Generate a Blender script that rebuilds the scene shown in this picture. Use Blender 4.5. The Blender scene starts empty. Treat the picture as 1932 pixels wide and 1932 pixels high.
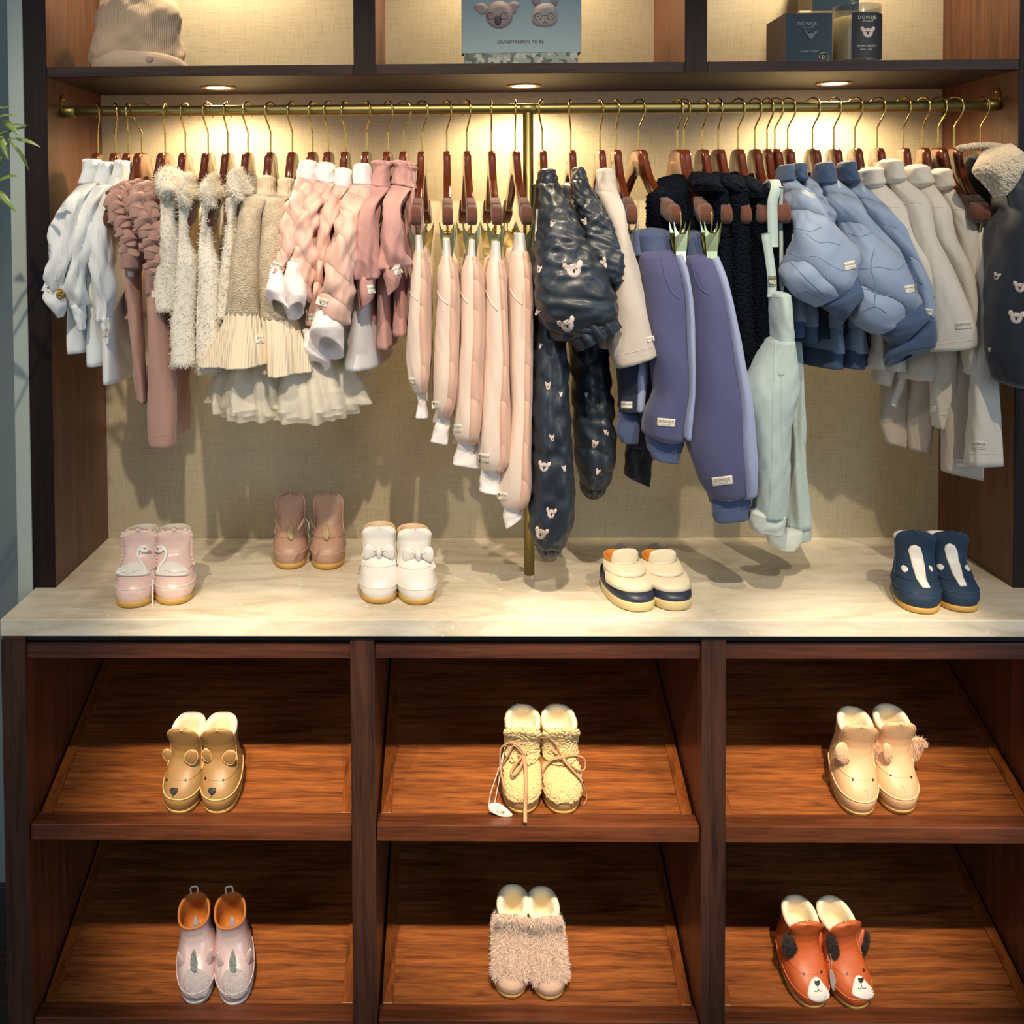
import bpy, math, random
import numpy as np
from mathutils import Vector, Matrix
from mathutils.bvhtree import BVHTree
random.seed(7); rng=np.random.default_rng(7)
S=bpy.context.scene
# ---------------------------------------------------------------- camera
F=1932.; PPX,PPY=824.58,466.16
def _rot(yaw,pitch,roll):
    cy,sy=np.cos(yaw),np.sin(yaw);cp,sp=np.cos(pitch),np.sin(pitch);cr,sr=np.cos(roll),np.sin(roll)
    return np.array([[cy,-sy,0],[sy,cy,0],[0,0,1]])@np.array([[1,0,0],[0,cp,-sp],[0,sp,cp]])@np.array([[cr,0,sr],[0,1,0],[-sr,0,cr]])
CR=_rot(.01609,-.03256,.00573); CC=np.array([.7018,-1.7685,1.51253])
cam=bpy.data.cameras.new('camera'); cam.sensor_width=36; cam.lens=36*F/1932
cam.shift_x=(966-PPX)/1932; cam.shift_y=-(966-PPY)/1932; cam.clip_start=.05
co=bpy.data.objects.new('camera',cam); S.collection.objects.link(co)
m=Matrix.Identity(4)
for i in range(3):
    m[i][0]=CR[i,0]; m[i][1]=CR[i,2]; m[i][2]=-CR[i,1]; m[i][3]=CC[i]
co.matrix_world=m; S.camera=co
# ---------------------------------------------------------------- light & exposure
S.view_settings.view_transform='Standard'; S.view_settings.look='None'; S.view_settings.gamma=1
S.view_settings.use_curve_mapping=False; S.view_settings.exposure=0.10
W=bpy.data.worlds.new('world'); S.world=W; W.use_nodes=True
W.node_tree.nodes['Background'].inputs[0].default_value=(.66,.70,.74,1)
W.node_tree.nodes['Background'].inputs[1].default_value=.30
def lamp(kind,name,loc,aim,power,col,size=.05,cone=60,blend=.6):
    l=bpy.data.lights.new(name,kind); l.energy=power; l.color=col
    if kind=='SPOT': l.spot_size=math.radians(cone); l.spot_blend=blend; l.shadow_soft_size=size
    elif kind=='AREA': l.shape='RECTANGLE'; l.size=size[0]; l.size_y=size[1]
    else: l.shadow_soft_size=size
    o=bpy.data.objects.new(name,l); S.collection.objects.link(o); o.location=loc
    o.rotation_euler=(Vector(aim)-Vector(loc)).to_track_quat('-Z','Y').to_euler(); return o
WARM=(1,.80,.56); WARM2=(1,.84,.64)
# ceiling spotlights in front of the display
for x,ax,az,p,cn in ((.30,.36,.52,72,34),(.88,.86,.52,72,34),(1.40,1.36,.52,72,34)):
    lamp('SPOT','ceiling_spot_low',(x,-1.62,2.85),(ax,-.03,az-.08),p*5.9,WARM,.025,13.5,1.)
for x,ax,az,p in ((.0,.35,1.25,50),(.85,.84,1.2,70),(1.75,1.35,1.2,44)):
    lamp('SPOT','ceiling_spot_high',(x,-1.55,2.85),(ax,.0,az),p*1.95,WARM2,.020,37,.7)
# daylight from the shop window behind and beside the camera
lamp('AREA','window_daylight',(3.6,-3.0,1.7),(1.2,0,1.1),30,(.55,.77,1),(1.6,1.8))
lamp('AREA','window_daylight_side',(-2.6,-3.2,1.9),(.3,0,1.1),20,(.78,.90,1),(1.6,1.8))
DOWN=((.2633,.150),(.8353,.160),(1.4118,.158))
for x,y in DOWN: lamp('SPOT','downlight_lamp',(x,y,1.742),(x,y,1.0),9,(1,.78,.47),.025,165,.45)
for x in (.2633,.8353,1.4118): lamp('SPOT','upper_downlight_lamp',(x,.12,2.13),(x,.12,1.0),9,(1,.80,.53),.025,150,.6)
# ---------------------------------------------------------------- geometry helpers
def ray(u,v): return CR@np.array([(u-PPX)/F,1,-(v-PPY)/F])
def P(u,v,y=0.): d=ray(u,v); return CC+d*((y-CC[1])/d[1])
def Pz(u,v,z): d=ray(u,v); return CC+d*((z-CC[2])/d[2])
def Pplane(u,v,z0,s,y0):
    d=ray(u,v); t=((z0-CC[2])-s*(y0-CC[1]))/(d[2]-s*d[1]); return CC+d*t
def wm(o):
    while o.parent: o=o.parent
    return Matrix.LocRotScale(o.location,o.rotation_euler,None)
def link(o): S.collection.objects.link(o); return o
def mesh(name,V,Fc,mat,parent=None,smooth=True,local=False,kind=None):
    V=np.asarray(V,float).reshape(-1,3)
    if parent is not None and not local:
        Mi=np.array(wm(parent).inverted()); V=V@Mi[:3,:3].T+Mi[:3,3]
    me=bpy.data.meshes.new(name)
    if isinstance(Fc,np.ndarray):
        n,k=Fc.shape
        me.vertices.add(len(V)); me.vertices.foreach_set('co',V.ravel())
        me.loops.add(n*k); me.loops.foreach_set('vertex_index',Fc.ravel().astype(np.int32))
        me.polygons.add(n); me.polygons.foreach_set('loop_start',np.arange(0,n*k,k,dtype=np.int32))
        try: me.polygons.foreach_set('loop_total',np.full(n,k,dtype=np.int32))
        except Exception: pass
        me.update(calc_edges=True)
    else: me.from_pydata([tuple(p) for p in V],[],[tuple(f) for f in Fc])
    if smooth: me.polygons.foreach_set('use_smooth',[True]*len(me.polygons))
    if mat: me.materials.append(mat)
    me.validate()
    o=link(bpy.data.objects.new(name,me))
    if parent is not None: o.parent=parent
    if kind: o['kind']=kind
    return o
def tag(o,label,cat=None,group=None):
    o['label']=label
    if cat: o['category']=cat
    if group: o['group']=group
    return o
def thing(name,label,cat,loc=(0,0,0),rot=(0,0,0),group=None):
    o=link(bpy.data.objects.new(name,None)); o.location=loc; o.rotation_euler=rot; o.empty_display_size=.02
    return tag(o,label,cat,group)
def bev(V,Fc,b):
    import bmesh
    bm=bmesh.new(); vs=[bm.verts.new(p) for p in V]
    for f in Fc: bm.faces.new([vs[i] for i in f])
    bmesh.ops.recalc_face_normals(bm,faces=bm.faces)
    if b>0: bmesh.ops.bevel(bm,geom=list(bm.edges),offset=b,segments=2,affect='EDGES',profile=.5)
    bm.verts.index_update(); V=[tuple(v.co) for v in bm.verts]; Fc=[[v.index for v in f.verts] for f in bm.faces]; bm.free(); return V,Fc
BOXF=[(0,3,2,1),(4,5,6,7),(0,1,5,4),(1,2,6,5),(2,3,7,6),(3,0,4,7)]
def box(name,x0,x1,y0,y1,z0,z1,mat,parent=None,b=.0012,zy=None):
    """zy: slope dz/dy applied to every corner"""
    V=[(x0,y0,z0),(x1,y0,z0),(x1,y1,z0),(x0,y1,z0),(x0,y0,z1),(x1,y0,z1),(x1,y1,z1),(x0,y1,z1)]
    if zy: V=[(x,y,z+zy*(y-y0)) for x,y,z in V]
    V,Fc=bev(V,BOXF,b); return mesh(name,V,Fc,mat,parent,smooth=False)
def grid_faces(N,M,closed=True):
    i=np.arange(N-1)[:,None]; j=np.arange(M if closed else M-1)[None,:]; j2=(j+1)%M
    a=i*M+j;b=i*M+j2;c=(i+1)*M+j2;d=(i+1)*M+j
    return np.stack([a,b,c,d],-1).reshape(-1,4)
def interp(rows,n):
    """smooth (monotone-ish) resampling of control rows"""
    R=np.array(rows,float); k=len(R)
    if k==1: return np.repeat(R,n,0)
    d=np.zeros(k)
    if R.shape[1]>=2: d[1:]=np.cumsum(np.hypot(*(np.diff(R[:,:2],axis=0).T))+1e-6+ (np.abs(np.diff(R[:,2:4],axis=0)).sum(1) if R.shape[1]>=4 else 0))
    else: d=np.arange(k).astype(float)
    t=np.linspace(0,d[-1],n); o=np.zeros((n,R.shape[1]))
    m=np.zeros_like(R); h=np.diff(d)[:,None]; s=np.diff(R,axis=0)/h
    m[0]=s[0]; m[-1]=s[-1]; m[1:-1]=np.where(s[:-1]*s[1:]>0,(s[:-1]+s[1:])/2,0)*.9
    idx=np.clip(np.searchsorted(d,t,side='right')-1,0,k-2)
    hh=h[idx]; x=((t-d[idx])[:,None]/hh)
    return R[idx]*(1+2*x)*(1-x)**2+R[idx+1]*x*x*(3-2*x)+m[idx]*hh*x*(1-x)**2+m[idx+1]*hh*x*x*(x-1)
def sn(sd,S_,T,ks,fs,n=6):
    r=np.random.default_rng(sd); o=0
    for _ in range(n):
        k=r.integers(ks[0],ks[1]+1); f=r.uniform(*fs)*r.choice([-1,1]); o=o+np.sin(k*T+2*np.pi*f*S_+r.uniform(0,6.28)+.8*np.sin(3*S_*f+r.uniform(0,6)))/n**.5
    return o
def rings_mesh(Rg,cap='round',hollow=None):
    """Rg (N,M,3). cap: at top 'round'|'open'|'flat'; hollow: depth fraction of an inward tube at the end"""
    N,M,_=Rg.shape; V=[Rg.reshape(-1,3)]; Fc=[grid_faces(N,M)]; tri=[]
    def cen(r): return r.mean(0)
    base=N*M; extra=[]
    def addring(r): 
        nonlocal base; extra.append(r); b=base; base+=len(r); return b
    def bridge(a,b,flip=False):
        j=np.arange(M); j2=(j+1)%M
        q=np.stack([a+j,a+j2,b+j2,b+j],-1); Fc.append(q[:,::-1] if flip else q)
    for end,mode in ((0,cap),(N-1,'hollow' if hollow else 'round')):
        r=Rg[end]; c=cen(r); prev=end*M; nb=Rg[1] if end==0 else Rg[-2]; dirv=(c-cen(nb)); dn=np.linalg.norm(dirv)+1e-9; dirv=dirv/dn
        if mode=='open': continue
        if mode=='hollow':
            seq=[(.93,-.000),(.88,-.004),(.84,-hollow*.5),(.78,-hollow)]
            for sc,dp in seq:
                b=addring(c+(r-c)*sc+dirv*dp); bridge(prev,b,end==0); prev=b
            b=addring((c+(r-c)*.02)+dirv*(-hollow)); bridge(prev,b,end==0)
        else:
            rad=np.linalg.norm(r-c,axis=1).min(); 
            for sc,dp in ((.86,.12),(.55,.26),(.02,.34)):
                b=addring(c+(r-c)*sc+dirv*rad*dp); bridge(prev,b,end==0); prev=b
    return np.vstack([V[0]]+extra),np.vstack(Fc)
def wrinkle(Rg,sd,amp,ks=(2,7),fs=(.3,1.6),prof=None,fine=.25,cross=0):
    N,M,_=Rg.shape; T=(np.arange(M)/M*2*np.pi)[None,:]; S_=np.linspace(0,1,N)[:,None]
    c=Rg.mean(1,keepdims=True); d=Rg-c; ln=np.linalg.norm(d,axis=2,keepdims=True)+1e-9
    w=sn(sd,S_,T,ks,fs)+fine*sn(sd+1,S_,T,(5,13),(2,7))
    if cross: w=w+cross*sn(sd+2,S_,T,(0,3),(4,9))
    pr=np.ones((N,1)) if prof is None else np.interp(np.linspace(0,1,N),np.linspace(0,1,len(prof)),prof)[:,None]
    return Rg+d/ln*(w*pr*amp)[:,:,None]
def tube(rows,n=36,m=28,sd=1,amp=.002,dy=0,p=2.3,flat=1,tilt=0,**k):
    """rows (uL,vL,uR,vR,y,ry): a soft volume whose sides pass at these sight points at depth y"""
    R=interp([r if len(r)>=6 else tuple(r)+(.02,) for r in rows],n); T=np.arange(m)/m*2*np.pi
    cs=np.sign(np.cos(T))*np.abs(np.cos(T))**(2/p); s_=np.sign(np.sin(T))*np.abs(np.sin(T))**(2/p)
    out=np.zeros((n,m,3))
    for i,(uL,vL,uR,vR,y,ry) in enumerate(R[:,:6]):
        a=P(uL,vL,y);b=P(uR,vR,y); out[i]=(a+b)/2+np.outer(cs,(b-a)/2)+np.outer(s_,np.array([0,ry,0]))
    if tilt:
        for i in range(n): out[i,:,2]-=(out[i,:,1]-out[i,:,1].mean())*tilt*(i/(n-1))**1.3
    out[:,:,1]+=dy
    if amp: out=wrinkle(out,sd,amp,**k)
    return out
def body(rows,n=36,m=40,sd=1,amp=.002,p=2.6,**k):
    """rows (uF,vF,yF,uB,yB,t): flat hanging body, front edge at uF,vF at depth yF, back edge at uB at depth yB, half thickness t"""
    R=interp(rows,n); T=np.arange(m)/m*2*np.pi
    cs=np.sign(np.cos(T))*np.abs(np.cos(T))**(2/p); s_=np.sign(np.sin(T))*np.abs(np.sin(T))**(2/2.2)
    out=np.zeros((n,m,3))
    for i,(uF,vF,yF,uB,yB,t) in enumerate(R):
        a=P(uF,vF,yF); b=P(uB,vF,yB); b[2]=a[2]; h=(b-a)/2; nrm=np.array([h[1],-h[0],0])/np.linalg.norm(h)
        out[i]=(a+b)/2+np.outer(s_,h)+np.outer(cs,nrm*t)
    if amp: out=wrinkle(out,sd,amp,**k)
    return out
def bvh_of(V,Fc): return BVHTree.FromPolygons([tuple(p) for p in V],[tuple(int(i) for i in f) for f in Fc])
def soft(name,Rg,mat,parent,cap='round',hollow=None,bvh=False):
    V,Fc=rings_mesh(Rg,cap,hollow); o=mesh(name,V,Fc,mat,parent)
    if bvh: return o,bvh_of(V,Fc),(V,Fc)
    return o
def hit(bv,u,v,fallback=None):
    d=Vector(ray(u,v)).normalized(); h=bv.ray_cast(Vector(CC),d)
    if h[0] is None:
        return (np.array(fallback),np.array([0,-1,0.])) if fallback is not None else (None,None)
    n=np.array(h[1]); 
    if n@np.array(d)>0: n=-n
    return np.array(h[0]),n
def patch(name,bv,poly,mat,parent,t=.0008,rings=4,smooth=True):
    """thin raised applique laid on a surface; poly = star-shaped outline"""
    poly=np.array(poly,float); c=poly.mean(0); k=len(poly)
    # densify
    Q=[]; 
    for i in range(k):
        a,b=poly[i],poly[(i+1)%k]; q=max(1,int(np.hypot(*(b-a))/3)); 
        for j in range(q): Q.append(a+(b-a)*j/q)
    Q=np.array(Q); M=len(Q); pts=[]; last=None
    h0,n0=hit(bv,*c)
    if h0 is None: return None
    for r in range(rings+1):
        s=r/rings if r else .02
        for q in Q:
            uv=c+(q-c)*s; h,n=hit(bv,*uv)
            if h is None or abs(h[1]-h0[1])>.05: h=P(uv[0],uv[1],h0[1]); n=n0
            pts.append(h+n*t)
    V=np.array(pts).reshape(rings+1,M,3)
    sk=[]
    for j,q in enumerate(Q):
        sk.append(V[-1][j]+np.array([0,1,0])*(t*2.2))
    V=np.vstack([V.reshape(-1,3),np.array(sk)]); return mesh(name,V,grid_faces(rings+2,M),mat,parent,smooth=smooth)
def ell(cx,cy,rx,ry,a=0,n=20,w=None):
    T=np.arange(n)/n*2*np.pi; x=rx*np.cos(T); y=ry*np.sin(T); a=math.radians(a)
    return np.stack([cx+x*math.cos(a)-y*math.sin(a),cy+x*math.sin(a)+y*math.cos(a)],1)
def polytube(name,pts,r,mat,parent,m=8,closed=False,n=None,flat=None,cap=True):
    pts=np.array(pts,float)
    if n:
        d=np.r_[0,np.cumsum(np.linalg.norm(np.diff(pts,axis=0),axis=1))]; k=len(pts)
        t=np.linspace(0,d[-1],n); mm=np.gradient(pts,d,axis=0); idx=np.clip(np.searchsorted(d,t,side='right')-1,0,k-2)
        h=(d[idx+1]-d[idx])[:,None]; x=(t-d[idx])[:,None]/h
        pts=pts[idx]*(1+2*x)*(1-x)**2+pts[idx+1]*x*x*(3-2*x)+mm[idx]*h*x*(1-x)**2+mm[idx+1]*h*x*x*(x-1)
    N=len(pts); tg=np.gradient(pts,axis=0); tg/=np.linalg.norm(tg,axis=1)[:,None]+1e-12
    up=np.array([0,0,1.]) if abs(tg[0][2])<.9 else np.array([1.,0,0]); a=np.cross(tg[0],up); a/=np.linalg.norm(a); T=np.arange(m)/m*2*np.pi
    rr=np.full(N,r) if np.isscalar(r) else np.interp(np.linspace(0,1,N),np.linspace(0,1,len(r)),r)
    V=np.zeros((N,m,3))
    for i in range(N):
        a=a-tg[i]*(a@tg[i]); a/=np.linalg.norm(a)+1e-12; b=np.cross(tg[i],a); f=flat or 1
        V[i]=pts[i]+np.outer(np.cos(T),a)*rr[i]+np.outer(np.sin(T),b)*rr[i]*f
    if closed:
        Fc=grid_faces(N,m); j=np.arange(m); Fc=np.vstack([Fc,np.stack([(N-1)*m+j,(N-1)*m+(j+1)%m,(j+1)%m,j],-1)]); return mesh(name,V.reshape(-1,3),Fc,mat,parent)
    V,Fc=rings_mesh(V); return mesh(name,V,Fc,mat,parent)
def seam(name,bv,pp,r,mat,parent,off=0,closed=False,n=None,sm=1):
    pts=[]; last=None
    pp=np.array(pp,float)
    dense=[]
    if sm>1:
        for _ in range(3): pp=np.vstack([pp[:1]]+[np.array([a*.75+b*.25,a*.25+b*.75]) for a,b in zip(pp[:-1],pp[1:])]+[pp[-1:]])
    for i in range(len(pp)-1+(1 if closed else 0)):
        a,b=pp[i],pp[(i+1)%len(pp)]; q=max(1,int(np.hypot(*(b-a))/3))
        for j in range(q): dense.append(a+(b-a)*j/q)
    if not closed: dense.append(pp[-1])
    for u,v in dense:
        h,nn=hit(bv,u,v)
        if h is None: 
            if last is None: continue
            h=P(u,v,last[1]); nn=np.array([0,-1,0])
        last=h; pts.append(h+nn*off)
    if len(pts)<3: return None
    pts=np.array(pts)
    if len(pts)>6:
        q=pts.copy(); q[1:-1]=(pts[:-2]+2*pts[1:-1]+pts[2:])/4; pts=q
    return polytube(name,pts,r,mat,parent,m=6,closed=closed)
def fur(name,V,Fc,n,ln,wd,mat,parent,sd=0,bias=(0,0,-.3),jit=.5,curl=0,mask=None,seg=2,off=0):
    r=np.random.default_rng(sd); V=np.asarray(V); T=[]
    Fc=np.asarray(Fc); T=np.vstack([Fc[:,[0,1,2]],Fc[:,[0,2,3]]]) if Fc.shape[1]==4 else Fc
    A,B,C_=V[T[:,0]],V[T[:,1]],V[T[:,2]]; nr=np.cross(B-A,C_-A); ar=np.linalg.norm(nr,axis=1); ok=ar>1e-12
    if mask is not None: ok&=mask((A+B+C_)/3)
    A,B,C_,nr,ar=A[ok],B[ok],C_[ok],nr[ok],ar[ok]; idx=r.choice(len(A),n,p=ar/ar.sum()); a=r.random(n);b=r.random(n); s=a+b>1;a[s]=1-a[s];b[s]=1-b[s]
    p=A[idx]+(B-A)[idx]*a[:,None]+(C_-A)[idx]*b[:,None]; N_=nr[idx]/ar[idx][:,None]; cen=V.mean(0)
    d=N_+r.normal(0,jit,(n,3))+np.array(bias); d/=np.linalg.norm(d,axis=1)[:,None]
    w=np.cross(d,r.normal(0,1,(n,3))); w/=np.linalg.norm(w,axis=1)[:,None]; L=ln*r.uniform(.6,1.2,n)[:,None]
    c=np.cross(w,d)
    p=p+N_*off
    rows=[]
    for k in range(seg+1):
        t=k/seg; q=p+d*L*t*(1-.25*curl*t)+c*L*curl*t*t*.6; ww=wd*(1-t*.85); rows.append((q-w*ww/2,q+w*ww/2))
    VV=np.stack([x for pr in rows for x in pr],1); K=2*(seg+1); base=(np.arange(n)*K)[:,None]
    Q=[]
    for k in range(seg): Q.append(base+np.array([2*k,2*k+1,2*k+3,2*k+2]))
    return mesh(name,VV.reshape(-1,3),np.vstack(Q),mat,parent,kind='stuff')
def curls(name,V,Fc,n,rad,mat,parent,sd=0,mask=None):
    """little bobbles of sherpa"""
    r=np.random.default_rng(sd); V=np.asarray(V);Fc=np.asarray(Fc);T=np.vstack([Fc[:,[0,1,2]],Fc[:,[0,2,3]]])
    A,B,C_=V[T[:,0]],V[T[:,1]],V[T[:,2]]; nr=np.cross(B-A,C_-A); ar=np.linalg.norm(nr,axis=1); ok=ar>1e-12
    if mask is not None: ok&=mask((A+B+C_)/3)
    A,B,C_,ar=A[ok],B[ok],C_[ok],ar[ok]; idx=r.choice(len(A),n,p=ar/ar.sum()); a=r.random(n);b=r.random(n);s=a+b>1;a[s]=1-a[s];b[s]=1-b[s]
    p=A[idx]+(B-A)[idx]*a[:,None]+(C_-A)[idx]*b[:,None]
    ph=(1+5**.5)/2; I=np.array([(-1,ph,0),(1,ph,0),(-1,-ph,0),(1,-ph,0),(0,-1,ph),(0,1,ph),(0,-1,-ph),(0,1,-ph),(ph,0,-1),(ph,0,1),(-ph,0,-1),(-ph,0,1)])/1.9
    IF=np.array([(0,11,5),(0,5,1),(0,1,7),(0,7,10),(0,10,11),(1,5,9),(5,11,4),(11,10,2),(10,7,6),(7,1,8),(3,9,4),(3,4,2),(3,2,6),(3,6,8),(3,8,9),(4,9,5),(2,4,11),(6,2,10),(8,6,7),(9,8,1)])
    q=r.normal(0,1,(n,3,3)); q,_=np.linalg.qr(q); sc=rad*r.uniform(.6,1.25,(n,1,3))
    VV=p[:,None,:]+np.einsum('kj,nij->nki',I,q)*sc; FF=(np.arange(n)*12)[:,None,None]+IF[None]
    return mesh(name,VV.reshape(-1,3),FF.reshape(-1,3),mat,parent,kind='stuff')
_tx={}
def text_mesh(s,bold=False):
    if s in _tx: return _tx[s]
    c=bpy.data.curves.new('t','FONT'); c.body=s; c.size=1; c.resolution_u=2; c.align_x='CENTER'; c.align_y='CENTER'; c.space_character=1.15
    o=link(bpy.data.objects.new('t',c)); dg=bpy.context.evaluated_depsgraph_get(); me=o.evaluated_get(dg).to_mesh()
    V=np.array([v.co[:] for v in me.vertices]); Fc=[tuple(p.vertices) for p in me.polygons]
    bpy.data.objects.remove(o); _tx[s]=(V,Fc); return _tx[s]
def lettering(bv,s,cu,cv,h,ang,mat,parent,t=.0016,w=1.,y=None):
    """h = cap height in sight units; laid onto the surface"""
    V,Fc=text_mesh(s); a=math.radians(ang); out=[]
    ax=np.array([math.cos(a),math.sin(a)]); ay=np.array([math.sin(a),-math.cos(a)])
    last=None
    for x,yy,_ in V:
        q=np.array([cu,cv])+ax*x*h*1.35*w+ay*yy*h*1.35
        if y is not None: out.append(P(q[0],q[1],y)); continue
        p,n=hit(bv,*q)
        if p is None: p=P(q[0],q[1],last[1]) if last is not None else P(q[0],q[1],-.1); n=np.array([0,-1,0.])
        last=p; out.append(p+n*t)
    return mesh('lettering',out,Fc,mat,parent,smooth=False)
# ---------------------------------------------------------------- materials
def lin(h):
    h=h.lstrip('#'); c=[int(h[i:i+2],16)/255 for i in (0,2,4)]; return tuple((x/12.92 if x<=.04045 else ((x+.055)/1.055)**2.4) for x in c)+(1,)
_m={}
def mat(name,col,rough=.8,metal=0,sheen=0,bump=0,bscale=300,var=.08,coat=0,trans=0,alpha=1,sss=0,emis=None,es=0,kind='noise',stretch=(1,1,1),spec=None,bd=.001):
    if name in _m: return _m[name]
    M=bpy.data.materials.new(name); M.use_nodes=True; nt=M.node_tree; N=nt.nodes; B=N['Principled BSDF']; c=lin(col)
    B.inputs['Base Color'].default_value=c; B.inputs['Roughness'].default_value=rough; B.inputs['Metallic'].default_value=metal
    if sheen: B.inputs['Sheen Weight'].default_value=sheen; B.inputs['Sheen Roughness'].default_value=.5
    if coat: B.inputs['Coat Weight'].default_value=coat; B.inputs['Coat Roughness'].default_value=.15
    if trans: B.inputs['Transmission Weight'].default_value=trans
    if alpha<1: B.inputs['Alpha'].default_value=alpha
    if spec is not None: B.inputs['Specular IOR Level'].default_value=spec
    if emis: B.inputs['Emission Color'].default_value=lin(emis); B.inputs['Emission Strength'].default_value=es
    if bump or var:
        tc=N.new('ShaderNodeTexCoord'); mp=N.new('ShaderNodeMapping'); mp.inputs['Scale'].default_value=stretch; nt.links.new(tc.outputs['Object'],mp.inputs[0])
    if var:
        n=N.new('ShaderNodeTexNoise'); n.inputs['Scale'].default_value=bscale*.12; n.inputs['Detail'].default_value=5; nt.links.new(mp.outputs[0],n.inputs['Vector'])
        mx=N.new('ShaderNodeMix'); mx.data_type='RGBA'; mx.inputs[6].default_value=tuple(x*(1-var) for x in c[:3])+(1,); mx.inputs[7].default_value=tuple(min(1,x*(1+var)) for x in c[:3])+(1,)
        nt.links.new(n.outputs[0],mx.inputs[0]); nt.links.new(mx.outputs[2],B.inputs['Base Color'])
    if bump:
        if kind=='noise': t=N.new('ShaderNodeTexNoise'); t.inputs['Scale'].default_value=bscale; t.inputs['Detail'].default_value=3; out=t.outputs[0]
        elif kind=='voro': t=N.new('ShaderNodeTexVoronoi'); t.inputs['Scale'].default_value=bscale; out=t.outputs[0]
        elif kind=='rib': t=N.new('ShaderNodeTexWave'); t.inputs['Scale'].default_value=bscale; t.bands_direction='X'; out=t.outputs[0]; t.inputs['Distortion'].default_value=.6
        elif kind=='ribz': t=N.new('ShaderNodeTexWave'); t.inputs['Scale'].default_value=bscale; t.bands_direction='Z'; out=t.outputs[0]
        elif kind=='quilt':
            t=N.new('ShaderNodeTexWave'); t.inputs['Scale'].default_value=bscale; t.bands_direction='DIAGONAL'; t.inputs['Distortion'].default_value=5; t.inputs['Detail'].default_value=0; t.inputs['Detail Scale'].default_value=.9
            mr=N.new('ShaderNodeMath'); mr.operation='POWER'; mr.inputs[1].default_value=.35; nt.links.new(t.outputs[1],mr.inputs[0]); out=mr.outputs[0]
        nt.links.new(mp.outputs[0],t.inputs['Vector']); b=N.new('ShaderNodeBump'); b.inputs['Strength'].default_value=bump; b.inputs['Distance'].default_value=bd
        nt.links.new(out,b.inputs['Height']); nt.links.new(b.outputs[0],B.inputs['Normal'])
    _m[name]=M; return M
def wood(name,dark,light,axis='X',rough=.35,gs=1.,spec=.5,coat=.15):
    M=bpy.data.materials.new(name); M.use_nodes=True; nt=M.node_tree; N=nt.nodes; B=N['Principled BSDF']; L=nt.links
    tc=N.new('ShaderNodeTexCoord'); mp=N.new('ShaderNodeMapping'); sc={'X':(1.2,22,22),'Z':(22,22,1.2),'Y':(22,1.2,22)}[axis]; mp.inputs['Scale'].default_value=tuple(s*gs for s in sc); L.new(tc.outputs['Object'],mp.inputs[0])
    n1=N.new('ShaderNodeTexNoise'); n1.inputs['Scale'].default_value=2.2; n1.inputs['Detail'].default_value=8; n1.inputs['Roughness'].default_value=.62; n1.inputs['Distortion'].default_value=.9; L.new(mp.outputs[0],n1.inputs['Vector'])
    mp2=N.new('ShaderNodeMapping'); mp2.inputs['Scale'].default_value=tuple({1.2:14,22:260}[s]*gs for s in sc); L.new(tc.outputs['Object'],mp2.inputs[0])
    n2=N.new('ShaderNodeTexNoise'); n2.inputs['Scale'].default_value=1.; n2.inputs['Detail'].default_value=4; L.new(mp2.outputs[0],n2.inputs['Vector'])
    ad=N.new('ShaderNodeMath'); ad.operation='MULTIPLY_ADD'; ad.inputs[1].default_value=.45; L.new(n2.outputs[0],ad.inputs[0]); L.new(n1.outputs[0],ad.inputs[2])
    r=N.new('ShaderNodeValToRGB'); r.color_ramp.elements[0].position=.50; r.color_ramp.elements[0].color=lin(dark); r.color_ramp.elements[1].position=.95; r.color_ramp.elements[1].color=lin(light)
    L.new(ad.outputs[0],r.inputs[0]); L.new(r.outputs[0],B.inputs['Base Color']); B.inputs['Roughness'].default_value=rough; B.inputs['Specular IOR Level'].default_value=spec
    B.inputs['Coat Weight'].default_value=coat; B.inputs['Coat Roughness'].default_value=.3
    b=N.new('ShaderNodeBump'); b.inputs['Strength'].default_value=.35; b.inputs['Distance'].default_value=.0006; L.new(n2.outputs[0],b.inputs['Height']); L.new(b.outputs[0],B.inputs['Normal'])
    return M
# ================================================================= structure
ZC=.86; W_=.0387; B1=.5313; XR0=.57+.5285+.0387+.5293; XA0,XA1=B1,.57; XB0,XB1=.57+.5285,.57+.5285+.0387; XR1=XR0+W_
YB=.2735; ZST=ZC+.9098; ZSB=ZC+.8921
w_post=wood('dark_walnut_upright','#100a09','#241613','Z',.5,1.,.2,0)
w_rail=wood('dark_walnut_rail','#2c1712','#5c3526','X',.38); w_face=wood('dark_walnut_face','#2a1814','#553628','Z',.38)
w_side=wood('red_walnut_side','#4a2314','#7a4226','Z',.42)
w_upside=wood('walnut_upright_side','#3d1f13','#70422a','Z',.45); w_shelf=wood('walnut_shelf','#1c1211','#3a2823','X',.5,1.,.25,0)
w_tray=wood('mahogany_tray','#4c2312','#a3602f','X',.30,1.8,.5,.25)
w_trayside=wood('mahogany_frame','#5a2a12','#93521f','Y',.34)
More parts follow.
